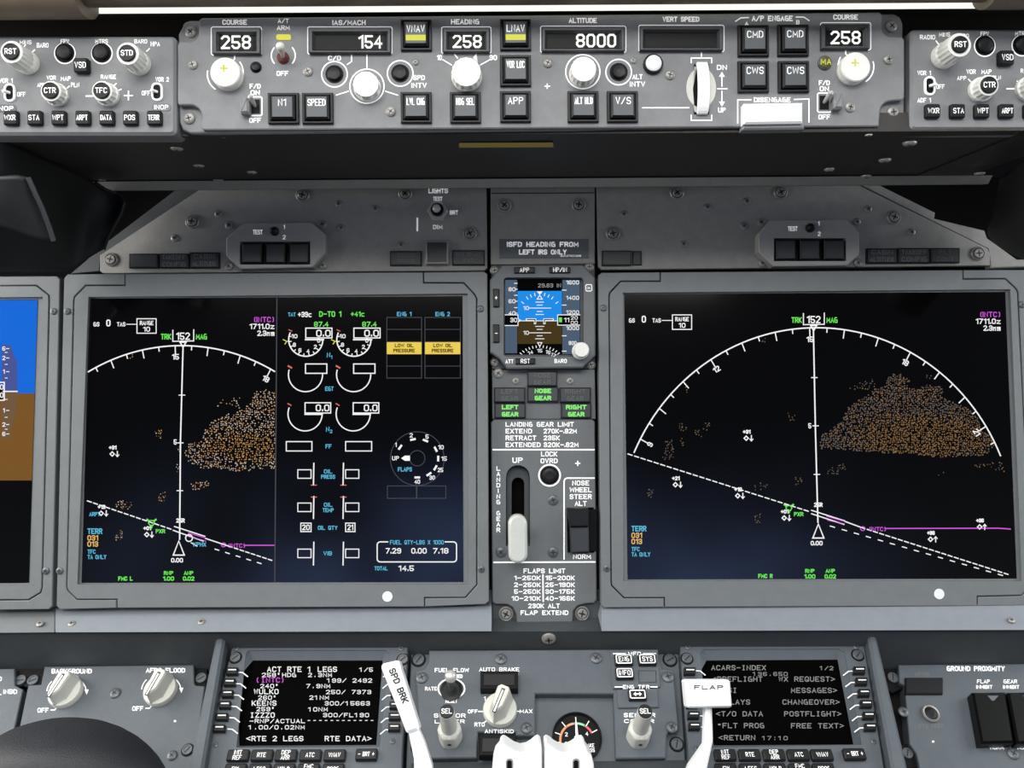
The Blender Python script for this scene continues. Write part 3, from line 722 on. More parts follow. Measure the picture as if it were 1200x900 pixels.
# disengage bar
m = MB(T, at(T, 907, 134)); m.prism([(872, 121), (941, 120), (941, 144), (872, 145)], 0, .007, 'lever_white', .0012); m.prism([(871, 145.5), (942, 144.5), (943, 151), (870, 152)], -.004, .004, 'panel_grey', .001); m.part('disengage_bar', T, 'wide white disengage bar')
for x, y, r in ((226, 76, 6), (361, 84, 6), (458, 131, 6), (642, 74, 6), (785, 88, 6), (996, 126, 6), (1041, 70, 6), (487, 73, 4), (742, 71, 4)): screw(T, x, y, r)
for x, y in ((224, 38), (222, 139), (1044, 31), (1046, 132)): screw(T, x, y, 7, z=-.0045)

# ------------------------------------------------------------ side EFIS panels
def efis(label, outline, origin, side):
    T = Th('efis_control_panel', label, 'control panel', GP, *origin, group='knob panels at both ends of the autopilot panel')
    f = MB(T); f.prism(outline, -.016, 0, 'panel_grey', .0018)
    return T, f
def wring(f, x, y, r, a0=25, a1=335): f.arc(x, y, r, r, a0, a1, 1.5, .0001, 'legend', 36)
T, f = efis('grey knob panel with INOP stickers, left of the long autopilot panel', rr(-40, 42, 206, 158, 6, 3), (90, 100), 0)
x_ = lambda s, x, y, h, w, **k: f.text(s, x, y, h, 'legend', .0001, w=w, **k)
x_('MINS', 30, 49.5, 5, 14); x_('BARO', 50, 53, 5.5, 14); x_('FPV', 76, 48.3, 5, 10); x_('MTRS', 119, 48.3, 5, 15); x_('BARO', 165, 48.5, 5, 15); x_('HPA', 182, 51.5, 5.5, 11)
x_('VOR 1', 7, 94.5, 5.5, 16); x_('OFF', 25, 110.5, 5.5, 10); x_('VOR 2', 190, 93, 5.5, 16); x_('OFF', 171, 109, 5.5, 10); x_('VOR', 60, 91, 5, 11); x_('MAP', 77, 92, 5.5, 12); x_('APP', 48, 99.5, 5, 9); x_('PLN', 88, 99.5, 5.5, 10); x_('RANGE', 127, 90, 5, 18)
f.line([(101, 112.5), (108, 112.5)], 1.6, .0001, 'legend'); f.line([(146, 112), (155, 112)], 1.6, .0001, 'legend'); f.line([(150.5, 107), (150.5, 117)], 1.6, .0001, 'legend')
wring(f, 76, 62.5, 12); wring(f, 119.5, 62.5, 12)
for P in ([(28, 55), (30, 52.5)], [(38, 61), (40.5, 58.5)], [(172, 60), (175, 57)], [(79, 103), (81, 101)], [(133, 101), (136, 98)], [(139, 106), (142, 104.5)]): f.line(P, 1.3, .0001, 'legend')
f.part('faceplate', T)
for x, y, w in ((6, 127, 26), (189, 125.5, 22)):
    m = MB(T, at(T, x, y)); m.prism(rr(x - w / 2, y - 4.5, x + w / 2, y + 4.5, 4, 3), 0, .0003, 'screw_dark'); m.text('INOP', x, y, 5.5, 'legend', .0004, w=w * .75); m.part('sticker', T, 'INOP sticker')
knob(T, 33, 74, 13.5, .017, cap='RST', flutes=16); knob(T, 163.5, 75, 13.5, .016, cap='STD', flutes=16); knob(T, 68, 112, 12.5, .008, cap='CTR', flutes=14, skirt=13.5); knob(T, 127, 112, 12.5, .008, cap='TFC', flutes=14, skirt=13.5)
round_button(T, 76, 62, 10.2, 12); round_button(T, 119, 62, 10.2, 12); small_key(T, 98, 79, 'VSD', 17, 17, 6.2)
rocker(T, 12, 109, 13, 21.5, -1); rocker(T, 184.5, 108, 13, 21.5, -1)
for x, s in ((15, 'WXR'), (43, 'STA'), (71, 'WPT'), (99, 'ARPT'), (127, 'DATA'), (154.5, 'POS'), (182.5, 'TERR')): small_key(T, x, 139.5, s, 17, 17, 5.5, ht=.003)

T, f = efis('grey knob panel marked RADIO and ADF 1, right of the long autopilot panel', rr(1067.5, 34, 1310, 152, 5, 3), (1140, 95), 1)
x_('RADIO', 1087, 43.5, 5.5, 18); x_('MINS', 1107, 40.5, 5, 13); x_('BARO', 1128, 42, 5, 15); x_('FPV', 1154, 39.5, 5, 10); x_('MTRS', 1197, 39.2, 5, 15); x_('VOR 1', 1083, 85.5, 5.5, 16); x_('OFF', 1102, 101.5, 5.5, 10); x_('ADF 1', 1083, 117.5, 5.5, 16)
x_('APP', 1127, 91.5, 5, 11); x_('VOR', 1138, 84, 5.5, 11); x_('MAP', 1156, 84, 5.5, 12); x_('PLN', 1168, 91, 5, 10); x_('RANGE', 1205, 83, 5, 18)
f.line([(1180, 104), (1188, 104)], 1.6, .0001, 'legend'); wring(f, 1154, 54, 12); wring(f, 1198, 53.5, 12)
for P in ([(1097, 48), (1100, 52)], [(1135, 93), (1138, 96)], [(1192, 95), (1195, 98)]): f.line(P, 1.3, .0001, 'legend')
f.part('faceplate', T)
knob(T, 1105, 66.5, 14, .018, cap='RST', flutes=16); knob(T, 1148, 106, 12.5, .009, cap='CTR', flutes=14, skirt=14); knob(T, 1203, 105, 12.5, .009, cap='TFC', flutes=14, skirt=14)
round_button(T, 1154, 53.5, 10.2, 12); round_button(T, 1198, 53, 10.2, 12); small_key(T, 1176, 70, 'VSD', 17, 17, 6.2); rocker(T, 1089, 101, 13, 22, 1)
for x, s in ((1091, 'WXR'), (1120, 'STA'), (1148.5, 'WPT'), (1177, 'ARPT'), (1206, 'DATA')): small_key(T, x, 131.5, s, 17, 16.5, 5.5, ht=.003)
# ------------------------------------------------------------ main panel plates above the displays
PW = -.012
def plate(name, label, pts, origin, m='plate_grey', w=PW, th=.004):
    T = Th(name, label, 'panel', MP, *origin, w=w, group='grey plates above the displays')
    f = MB(T); f.prism(pts, -th, 0, m, .0005); return T, f
T, f = plate('instrument_plate', 'grey slanted plate with LIGHTS toggle and alert unit, upper left of the displays',
             [(237, 220), (570, 219), (571, 314), (568, 317), (120, 320), (117, 317), (117, 299)], (350, 270))
x_('LIGHTS', 513.5, 223.5, 6, 23); x_('TEST', 513, 233, 5, 11); x_('BRT', 532, 249, 5, 9.5); x_('DIM', 513, 266, 5, 11)
f.line([(489, 256), (489, 270)], 2, .0001, 'legend')
fp = f.part('plate', T)
fl = MB(T); fl.prism([(205, 223), (240, 218), (240, 222), (118, 300), (116, 318), (82, 321), (100, 306), (118, 289)], -.012, -.0042, 'dark_grey', .0005); fl.part('flange', T)
for x, y in ((226, 260), (355, 229), (475, 227.5), (550.5, 274), (131, 304.5)): screw(T, x, y, 8.2, kind='washer')
for x, y in ((256, 251), (397, 239), (400, 267), (440, 244.5), (470, 287), (205, 279)): screw(T, x, y, 4.6)
annun(T, 151, 297, 185, 314, ['', ''], ht=.003); annun(T, 186.5, 297, 221, 314, ['TAKEOFF', 'CONFIG'], 'legend_dim', ht=.003); annun(T, 222, 295.5, 257, 314, ['CABIN', 'ALTITUDE'], 'legend_dim', ht=.003)
annun(T, 457, 294, 494, 311, ['SPEED', 'BRAKE'], ht=.003, hpx=4.5); annun(T, 530, 293, 568, 310.5, ['SPD BRAKE', 'EXT'], ht=.003, hpx=4.5)
o = at(T, 511.5, 296); m = MB(T, o); m.prism([(497, 281), (526.5, 281), (526.5, 311), (497, 311)], 0, .001, 'steel' if False else 'screw_grey', .0003); m.prism([(499, 283), (524.5, 283), (524.5, 309), (499, 309)], .001, .006, 'screw_grey', .0005); m.prism([(500.5, 284), (523.5, 284), (523.5, 307.5), (500.5, 307.5)], .006, .0063, 'key_dim'); m.part('push_button', T, 'square dark push light in a bright frame')
q = T.sx(513, 248); o = at(T, 513, 248)
m = MB(); m.lathe([(12.2 * q, 0), (12.2 * q, .0035), (11 * q, .0045), (8 * q, .0045)], 'steel', 6); m.lathe([(7.5 * q, .0044), (7.5 * q, .007), (6.3 * q, .0075)], 'black', 22); n_ = m.part('toggle_switch', T, 'toggle switch in a bright hexagon nut', loc=o)
m = MB(); m.tube([(0, 0, .006, 3.2 * q), (0, -.0003, .009, 3.8 * q), (0, -.0008, .0125, 4.8 * q), (0, -.001, .014, 4 * q), (0, -.001, .0148, 2 * q)], 'steel', 16); m.part('lever', n_, loc=(0, 0, 0))

T, f = plate('instrument_plate', 'grey slanted plate with small alert unit, upper right of the displays',
             [(699, 218.5), (1000, 215), (1004, 216), (1157, 291), (1160, 296), (1160, 311), (705, 316), (701, 313)], (930, 266))
f.part('plate', T)
fl = MB(T); fl.prism([(1002, 213), (1027, 215), (1096, 249), (1095, 256), (1120, 262), (1154, 270), (1157, 279), (1192, 304), (1215, 304), (1215, 312), (1161, 314), (1158, 292)], -.012, -.0042, 'plate_grey', .0008); fl.part('flange', T)
for x, y in ((793, 226.5), (718, 274), (914, 226), (1046.5, 255), (1145, 297.5)): screw(T, x, y, 8.2, kind='washer')
for x, y in ((731, 251), (829, 243), (875, 236), (871.5, 265), (801, 286), (1017, 245), (1004, 260), (1068, 272)): screw(T, x, y, 4.6)
annun(T, 705.5, 293.5, 740, 311, ['', ''], ht=.003); annun(T, 741, 294, 752, 311, [], ht=.001)
annun(T, 1016, 291, 1052, 308.5, ['CABIN', 'ALTITUDE'], 'legend_dim', ht=.003); annun(T, 1053, 290.5, 1090, 308.5, ['TAKEOFF', 'CONFIG'], 'legend_dim', ht=.003); annun(T, 1091, 290.5, 1125, 308, ['FLT', 'CONT'], 'legend_faint', ht=.003)

def alert(label, outl, tog, txt, n1, n2, win, scr):
    cx = (win[0] + win[2]) / 2; cy = (win[1] + win[3]) / 2
    T = Th('alert_light_unit', label, 'warning light unit', MP, cx, cy, w=PW, group='octagonal alert light boxes')
    f = MB(T); f.prism(outl, 0, .010, 'box_grey', .0008, holes=[[(win[0], win[1]), (win[2], win[1]), (win[2], win[3]), (win[0], win[3])]], hole_to=.006)
    f.rect(win[0] - .5, win[1] - .5, win[2] + .5, win[3] + .5, .006, 'black')
    f.text('TEST', *txt, 5.5, 'legend', .0101, w=11.5); f.text('1', *n1, 5, 'legend', .0101, w=1.8); f.text('2', *n2, 5, 'legend', .0101, w=3.5); f.part('housing', T)
    q = T.sx(*tog); o = at(T, *tog, .010); m = MB(); m.lathe([(5.2 * q, 0), (5.2 * q, .002), (4 * q, .004), (2 * q, .0055)], 'key_black', 20); m.part('toggle_switch', T, loc=o)
    w = (win[2] - win[0]) / 3
    for i in range(3):
        x0 = win[0] + i * w + 2.6; x1 = win[0] + (i + 1) * w - 2.2
        m = MB(T, at(T, (x0 + x1) / 2, cy, .006)); m.prism([(x0, win[1] + 2), (x1, win[1] + 2), (x1, win[3] - 2), (x0, win[3] - 2)], 0, .005, 'key_black', .0008); m.prism([(x0 + 1.5, win[1] + 3.5), (x1 - 1.5, win[1] + 3.5), (x1 - 1.5, win[3] - 3.5), (x0 + 1.5, win[3] - 3.5)], .005, .0052, 'key_dim'); m.part('light_button', T)
    for x, y in scr: screw(T, x, y, 5.4)
alert('grey octagonal TEST box with three dark lights, on the plate with the LIGHTS toggle', [(265, 279), (285, 261), (365, 260), (380, 273.5), (381, 296), (366, 313), (281, 315), (265, 300)], (322, 271.5), (302, 272), (333, 266), (333, 278), (281, 283, 363.5, 310), ((269, 264), (378, 263), (268.5, 312), (378.5, 311)))
alert('grey octagonal TEST box with three dark lights, on the plate without LIGHTS toggle', [(889, 274), (903, 257.5), (993, 257), (1007, 272), (1007, 298), (993, 311), (906, 312), (889, 295)], (949, 267.5), (929, 268), (959.5, 262), (960, 274), (907, 279, 991.5, 306), ((891.5, 260.5), (893, 308.5), (1005, 308)))

# ------------------------------------------------------------ centre column
T, f = plate('placard_plate', 'grey plate with ISFD HEADING placard above the small standby display', [(575, 219), (697, 219), (697, 309), (575, 310)], (637, 260))
f.line([(576, 226.5), (696, 226)], 1.2, .0001, 'ink')
f.part('plate', T)
for x, y in ((591, 241), (678, 240.5)): screw(T, x, y, 8.2, kind='washer')
m = MB(T, at(T, 637, 291)); m.prism([(585, 280), (690, 280), (690, 303), (585, 303)], 0, .0003, 'screw_dark' if False else 'key_dim' if False else 'gear_grey')
m.text('ISFD HEADING FROM', 636, 286.3, 6, 'legend', .0004, w=84, th=.22); m.text('LEFT IRS ONLY', 636, 295.3, 6, 'legend', .0004, w=56, th=.22); m.text('BAC27DCC338', 669, 299.8, 2.2, 'legend', .0004, w=24); m.part('placard', T, 'ISFD HEADING FROM LEFT IRS ONLY placard')

T = Th('standby_display', 'small square standby display with blue and brown horizon and white BARO knob', 'display', MP, 635, 370, w=PW)
f = MB(T)
oct_ = [(574, 328), (588, 310.5), (683, 310), (697.5, 325), (698, 416), (683, 431), (594, 432), (585, 420), (574.5, 413)]
f.prism(oct_, 0, .012, 'gear_grey', .0012, holes=[rr(590, 325, 684, 418, 4, 3)], hole_to=.007)
f.poly(rr(589, 324, 685, 419, 4, 3), .007, 'dark_grey')
f.text('ATT', 597, 423.5, 4.8, 'legend', .0121, w=9.5); f.text('BARO', 657, 423, 4.8, 'legend', .0121, w=14.5)
f.line(rr(686.5, 333.5, 693.5, 341, 1, 1), 1, .0121, 'legend', True); f.text('M', 690, 337.3, 3.5, 'legend', .0121, w=3)
f.part('housing', T)
m = MB(T); m.prism([(575.5, 311), (697, 310.5), (697.5, 432.5), (576.5, 432.5)], -.004, 0, 'dark_grey', .0004); m.part('mounting_plate', T)
for x, y in ((579.5, 317), (690.5, 313), (692.5, 427.5), (580, 424.5)): screw(T, x, y, 5.5)
for x, y, w, h, s in ((614.5, 317, 24, 7, 'APP'), (656, 316.8, 24, 7, 'HP/IN'), (615.5, 423.5, 23, 7, 'RST'), (581.5, 349.5, 7.5, 21, '+'), (581.5, 391, 7.5, 21, '-')): small_key(T, x, y, s, w, h, 4.6, z=.012, ht=.0022)
o = at(T, 636, 371, .007); m = MB(T, o); z = lambda i: .0004 + .0001 * i
m.prism([(591.5, 327), (680, 327), (680, 415.5), (591.5, 415.5)], 0, .0004, 'screen_matte')
m.rect(592, 328, 606, 369, z(1), 'e_tape'); m.rect(592, 381, 606, 414, z(1), 'e_tape'); m.rect(659, 328, 679.5, 415, z(1), 'e_tape')
m.rect(606.5, 341, 658.5, 376, z(1), 'e_skyi'); m.rect(606.5, 376, 658.5, 403, z(1), 'e_browni'); m.poly([(606.5, 415)] + [(632 + 31 * math.sin(R(a)), 431 - 26 * math.cos(R(a))) for a in range(-50, 51, 10)] + [(658.5, 415)], z(1), 'screen')
m.text('29.83 IN', 644, 334.5, 4.6, 'e_soft', z(2), w=27)
m.text('1600', 671, 331, 4.6, 'e_white', z(2), w=15)
for y, s in ((349, '1400'), (366, '1200'), (384.5, '1000'), (402, '800')): m.text(s, 671, y, 4.6, 'e_white', z(2), w=15 if len(s) > 3 else 9)
for y in (340, 357.5, 393.5, 411.5): m.line([(659, y), (663.5, y)], .9, z(2), 'e_white')
for y, s in ((339, '80'), (353, '60'), (367, '40')): m.text(s, 600, y, 4.6, 'e_white', z(2), w=8); m.line([(604, y), (606, y)], .9, z(2), 'e_white')
for y in (332, 346, 360.5): m.line([(603, y), (606, y)], .9, z(2), 'e_white')
m.rect(591.5, 369, 607, 381.5, z(3), 'screen_matte'); m.line([(592, 369), (607, 369), (607, 373.5), (610, 375.5), (607, 377.5), (607, 381.5), (592, 381.5)], .9, z(4), 'e_white'); m.text('30', 602, 375, 5.2, 'e_white', z(4), w=8)
m.rect(653.5, 369, 679.5, 381, z(3), 'screen_matte'); m.line([(679.5, 369), (653.5, 369), (653.5, 381), (679.5, 381)], .9, z(4), 'e_white'); m.rect(655, 372, 658.5, 377.5, z(4), 'e_green'); m.text('11', 664, 375, 5.2, 'e_white', z(4), w=6); m.text('20', 673, 372.5, 4, 'e_white', z(4), w=8); m.text('00', 673, 378, 4, 'e_white', z(4), w=8)
m.line([(607, 376), (653, 376)], .8, z(2), 'e_white'); m.poly([(629, 341.5), (636, 341.5), (632.5, 345.5)], z(2), 'e_white'); m.line([(632.5, 346), (629.5, 350.5), (635.5, 350.5)], .9, z(2), 'e_white', True)
for a in (-52, -35, -24, -13, 13, 24, 35, 52): m.line([(632.5 + 27 * math.sin(R(a)), 371 - 28 * math.cos(R(a))), (632.5 + 24 * math.sin(R(a)), 371 - 25 * math.cos(R(a)))], .8, z(2), 'e_white')
for y, w in ((354, 4.5), (357.5, 3), (361, 13), (365, 3), (368.5, 4.5), (382.5, 5), (386, 3), (390, 13), (393.5, 3), (397, 5)): m.line([(632.5 - w, y), (632.5 + w, y)], .8, z(2), 'e_white')
m.text('10', 616.5, 361, 4.5, 'e_white', z(2), w=6.5); m.text('10', 616.5, 390, 4.5, 'e_white', z(2), w=6.5)
for s_ in (-1, 1): m.line([(632.5 + s_ * 15, 374.5), (632.5 + s_ * 5.5, 374.5), (632.5 + s_ * 5.5, 378.5)], 2.6, z(5), 'e_white'); m.line([(632.5 + s_ * 14.6, 374.5), (632.5 + s_ * 5.5, 374.5), (632.5 + s_ * 5.5, 378.1)], 1.2, z(6), 'screen')
for a, s in ((-40, ''), (-27, '14'), (0, '15'), (24, '16'), (42, '17')):
    if s: m.text(s, 632.5 + 24 * math.sin(R(a)), 431 - 20 * math.cos(R(a)), 4.2, 'e_white', z(2), w=6, ang=a * .6)
for a in range(-48, 49, 8): m.line([(632.5 + 31 * math.sin(R(a)), 431 - 26 * math.cos(R(a))), (632.5 + 28.5 * math.sin(R(a)), 431 - 23.8 * math.cos(R(a)))], .8, z(2), 'e_white')
m.line([(630, 401.5), (635, 401.5), (632.5, 406)], .9, z(3), 'e_white', True)
m.part('screen', T, 'lit horizon screen')
knob(T, 680, 411.5, 8.6, .012, flutes=0, z=.012, skirt=9.8, label='white BARO knob')

T = Th('gear_indicator_lights', 'cluster of six green and dark landing gear lights reading NOSE GEAR, LEFT GEAR, RIGHT GEAR', 'indicator lights', MP, 636, 462, w=PW)
f = MB(T); f.prism([(576.5, 433.5), (697, 433), (698, 491), (577, 491)], -.004, .0008, 'gear_grey', .0003); f.part('mounting_plate', T)
screw(T, 584, 437.5, 6.2, z=.0008); screw(T, 604.5, 446.5, 4.3, z=.0008); screw(T, 668, 446.5, 4.3, z=.0008)
for x0, y0, x1, y1, ls_, g_ in ((618, 435, 653, 452.5, ['NOSE', 'GEAR'], 0), (579, 454, 615.5, 471.5, ['LEFT', 'GEAR'], 0), (656, 454, 692.5, 471.5, ['RIGHT', 'GEAR'], 0),
                               (618, 453.5, 654.5, 471, ['NOSE', 'GEAR'], 1), (579.5, 472.5, 616, 490, ['LEFT', 'GEAR'], 1), (657.5, 472.5, 693, 490, ['RIGHT', 'GEAR'], 1)):
    annun(T, x0, y0, x1, y1, ls_, 'e_lamp' if g_ else 'legend_faint', z=.0008, ht=.004, hpx=5.4, th_=.26 if g_ else .17)

T = Th('gear_control_panel', 'grey landing gear panel with speed limits, lever slot and FLAPS LIMIT table', 'control panel', MP, 637, 600, w=PW)
f = MB(T)
f.prism(rr(575.5, 491.5, 698, 500, 3, 3)[:8][::1] + [(699, 704), (696, 707)] + [(684 - 10 * math.sin(R(a)), 720 - 13 * math.cos(R(a))) for a in (-20, 0, 30, 60, 88)] + [(671.5, 732), (669, 735), (608, 735.5), (605.5, 732)] + [(593 + 12 * math.cos(R(a)), 720 - 12 * math.sin(R(a))) for a in (5, 30, 60, 90)] + [(579, 708), (576, 705)] if False else
        [(579, 491.5), (694, 491.5), (697, 494), (699.5, 703), (696, 707), (686, 707.5), (677, 710), (672, 716), (671, 732), (668, 735), (608, 735.5), (605.5, 732), (605, 720), (601, 712), (595, 708.5), (580, 708), (577, 705), (575.5, 495)],
        0, .005, 'gear_grey', .0008, holes=[[(593 + 14 - 14 * math.cos(R(a)), 559 - 14 * math.sin(R(a))) for a in range(0, 181, 20)] + [(621, 640), (593, 640)],
                                           [(664, 595), (696, 594.5), (696.5, 648), (665, 648)]], hole_to=-.012)
xx = lambda s, x, y, h, w, al='c', th=.185: f.text(s, x, y, h, 'legend', .0051, w=w, al=al, th=th)
xx('LANDING GEAR LIMIT', 593, 497.3, 5.6, 80, 'l'); xx('EXTEND', 593, 505.2, 5.6, 31, 'l'); xx('270K-.82M', 637.5, 505.2, 5.6, 39, 'l'); xx('RETRACT', 593, 513.2, 5.6, 36, 'l'); xx('235K', 637.5, 513.2, 5.6, 19, 'l'); xx('EXTENDED', 593, 521.2, 5.6, 41, 'l'); xx('320K-.82M', 637.5, 521.2, 5.6, 41, 'l')
f.line([(578, 527), (696, 527)], 1.7, .0051, 'legend'); f.line([(579, 659), (697, 658.5)], 1.7, .0051, 'legend')
xx('UP', 606.5, 539.3, 6.4, 12); xx('LOCK', 643.5, 532, 5.8, 19); xx('OVRD', 643.5, 540, 5.8, 20)
for i, ch in enumerate('LANDING GEAR'): xx(ch, 584, 549 + i * 6.55, 5.2, 4.4 if ch != 'I' else .9) if ch != ' ' else None
f.line([(661, 655), (661, 564), (662.2, 561.3), (664.5, 560.3), (696, 560.3)], 1.6, .0051, 'legend')
for i, (s, w) in enumerate((('NOSE', 20), ('WHEEL', 26), ('STEER', 26), ('ALT', 14))): xx(s, 680.5, 566 + 8 * i, 5.8, w)
xx('NORM', 682, 652.3, 5.6, 21)
f.line([(674.5, 543), (679.5, 543)], 1.2, .0051, 'legend'); f.line([(677, 540.5), (677, 545.5)], 1.2, .0051, 'legend'); f.arc(644, 557, 12.5, 12.5, 0, 360, 1.7, .0051, 'legend')
xx('FLAPS LIMIT', 638, 669, 5.8, 49)
for i, (a, c) in enumerate((('1-250K', '15-200K'), ('2-250K', '25-190K'), ('5-250K', '30-175K'), ('10-210K', '40-166K'))):
    xx(a, 633, 677.3 + 8 * i, 5.4, 31 if i < 3 else 34, 'r'); xx(c, 639.5, 677.3 + 8 * i, 5.4, 34.5, 'l')
f.line([(636.3, 674), (636.6, 704.5)], 1.6, .0051, 'legend'); xx('230K ALT', 637.5, 710, 5.4, 37); xx('FLAP EXTEND', 638, 718, 5.4, 56)
f.part('faceplate', T)
m = MB(T); m.prism([(577, 705), (704, 704), (704, 736), (577, 736.5)], -.002, .0005, 'dark_grey', .0004); m.part('mounting_plate', T)
m = MB(T, at(T, 607, 590, -.012)); m.rect(590, 540, 624, 645, 0, 'void_black')
m.prism([(599 + 8 - 8 * math.cos(R(a)), 567 - 8 * math.sin(R(a))) for a in range(0, 181, 20)] + [(615, 642), (599, 642)], 0, .0003, 'void_black')
gate = [(593.5 + 13.5 - 13.5 * math.cos(R(a)), 559 - 13.5 * math.sin(R(a))) for a in range(0, 181, 20)] + [(620.5, 641), (593.5, 641)]
m.prism(gate, .002, .009, 'dark_grey', .0004, holes=[[(599.5 + 7.5 - 7.5 * math.cos(R(a)), 567 - 7.5 * math.sin(R(a))) for a in range(0, 181, 20)] + [(614.5, 640), (599.5, 640)]]); m.part('lever_slot', T, 'dark slot of the gear lever')
round_button(T, 644, 557, 9.5, 12.5, z=.005)
o = at(T, 677, 620, .005); m = MB(T, o)
m.prism([(664, 595), (702.5, 594), (703, 647.5), (665, 648)], -.014, -.004, 'black', .0004)
m.prism([(667, 597), (700, 597), (700, 646), (668, 647)], -.004, .001, 'black', .0006); s_ = m.part('switch_guard', T, 'black nose wheel steering switch guard')
m = MB(T, o); m.prism([(664.5, 596.5), (690, 596), (690, 617), (668, 617.5)], .001, .010, 'key_black', .001); m.prism([(668, 617.5), (690, 617), (690.5, 647), (669, 648)], .001, .007, 'key_dim', .001); m.part('guard_flap', s_, loc=(0, 0, 0))
for x, y in ((648, 586), (587, 647), (648, 647)): screw(T, x, y, 6.3, 'screw_dark', z=.005)
for x, y in ((593, 719), (682, 718.5)): screw(T, x, y, 8.6, kind='washer', z=.0005)

T = Th('landing_gear_lever', 'translucent white landing gear lever hanging down over the slot below UP', 'lever', MP, 607, 640, w=PW)
q = T.sx(607, 640); x0, y0 = T.p(607, 632, .036); yt = T.p(607, 612, .03)[1]; yb_ = T.p(607, 650, .03)[1]; r_ = 10.8 * q
def caps(r, z0, yy0, yy1): return [(x0 + r * math.cos(R(a)), yy0 + r * math.sin(R(a))) for a in range(0, 181, 15)] + [(x0 + r * math.cos(R(a)), yy1 + r * math.sin(R(a))) for a in range(180, 361, 15)]
m = MB(); P = caps(r_, 0, yt - r_ * .2, yb_ + r_ * .1); prev = P; pz = .020
for k_, z_ in ((-.0005, .0205), (.0, .021), (.0, .030)): pass
loops = [(inset(P, .0022), .018), (inset(P, .0006), .0195), (P, .0215), (P, .029), (inset(P, .0006), .0312), (inset(P, .0022), .0325)]
for (a, za), (c_, zc) in zip(loops, loops[1:]): m.wall(a, za, zc, 'lever_clear', c_)
m.cap([loops[-1][0]], .0325, 'lever_clear'); m.cap([loops[0][0][::-1]], .018, 'lever_clear'); m.part('handle', T, 'translucent white handle')
m = MB(); m.tube([(x0, yt - .01, -.010, .0035), (x0, yt - .01, .0185, .0035)], 'screw_dark'); m.part('stem', T)

# ------------------------------------------------------------ display units
def display_unit(label, origin, scr, inner, brackets, screws, stick=None):
    T = Th('display_unit', label, 'display', MP, *origin, w=PW, group='large flat displays on the main panel')
    H = -PW
    f = MB(T); f.prism(inner, H - .006, H, 'bezel_grey', .0005, holes=[[(x + ex, y + ey) for (x, y), (ex, ey) in zip(scr, ((-1.5, -2), (6, -3), (6, 3), (-5, 2)))]], hole_to=H - .0032)
    f.part('bezel', T)
    f = MB(T); f.prism([(x + ex, y + ey) for (x, y), (ex, ey) in zip(scr, ((-6, -7), (9, -7), (9, 7), (-9, 6)))], 0, H - .0032, 'bezel_grey'); f.part('inner_frame', T)
    for br in brackets:
        f = MB(T); f.prism(br, -.001, H, 'bezel_grey', .0005); f.part('corner_bracket', T)
    for x, y in screws: screw(T, x, y, 4.2, 'screw_dark', z=H)
    if stick:
        q = T.sx(*stick, H); o = at(T, *stick, H); m = MB(); m.lathe([(6 * q, 0), (6 * q, .0003)], 'sticker', 26); m.part('sticker', T, 'round white sticker', loc=o)
    s = MB(T, at(T, (scr[0][0] + scr[1][0]) / 2, (scr[0][1] + scr[2][1]) / 2, H - .0032)); s.prism(scr, 0, .0003, 'screen')
    return T, s
Z0 = .0004
def zz(i): return .0004 + .00008 * i
class Pen:
    def __init__(s, mb): s.m = mb
    def t(s, txt, x, y, h, c='e_white', w=None, i=2, th=.17, al='c', ang=0, mono=False): s.m.text(txt, x, y, h, c, zz(i), w=w, th=th, al=al, ang=ang, mono=mono)
    def l(s, pts, w=1.3, c='e_white', i=2, closed=False): s.m.line(pts, w * .86, zz(i), c, closed)
    def box(s, x0, y0, x1, y1, w=1.3, c='e_white', i=2): s.l([(x0, y0), (x1, y0), (x1, y1), (x0, y1)], w, c, i, True)
    def dots(s, poly, step, cols, dens=.8, sz=1.15, core=None, i=1):
        xs = [p[0] for p in poly]; ys = [p[1] for p in poly]
        y = min(ys)
        while y < max(ys):
            x = min(xs)
            while x < max(xs):
                px, py = x + random.uniform(-.9, .9), y + random.uniform(-.9, .9)
                ins = False; j = len(poly) - 1
                for k in range(len(poly)):
                    (ax, ay), (bx, by) = poly[k], poly[j]
                    if (ay > py) != (by > py) and px < (bx - ax) * (py - ay) / (by - ay) + ax: ins = not ins
                    j = k
                if ins and random.random() < dens:
                    c = cols[0] if core and ((px - core[0]) / core[2]) ** 2 + ((py - core[1]) / core[3]) ** 2 < random.uniform(.3, 1.1) else random.choice(cols[1:])
                    a = sz * random.uniform(.7, 1.2) / 2
                    s.m.rect(px - a, py - a, px + a, py + a, zz(i), c)
                x += step
            y += step
    def traffic(s, x, y, a, up=False):
        s.t(a, x - 1, y - 4.5, 4.6, w=9, th=.24); s.l([(x - 4, y + 3), (x - 1.5, y + .5), (x + 1, y + 3), (x - 1.5, y + 5.5)], 1.4, closed=True); s.l([(x + 4.5, y + 6), (x + 4.5, y)], 1.3)
        s.l([(x + 2.7, y + (2 if up else 4)), (x + 4.5, y + (0 if up else 6.2)), (x + 6.3, y + (2 if up else 4))], 1.1)
    def dash(s, a, b, n, fill, w=1.3, c='e_white'):
        for k in range(n):
            t0, t1 = k / n, (k + fill) / n; s.l([(a[0] + (b[0] - a[0]) * t0, a[1] + (b[1] - a[1]) * t0), (a[0] + (b[0] - a[0]) * t1, a[1] + (b[1] - a[1]) * t1)], w, c)
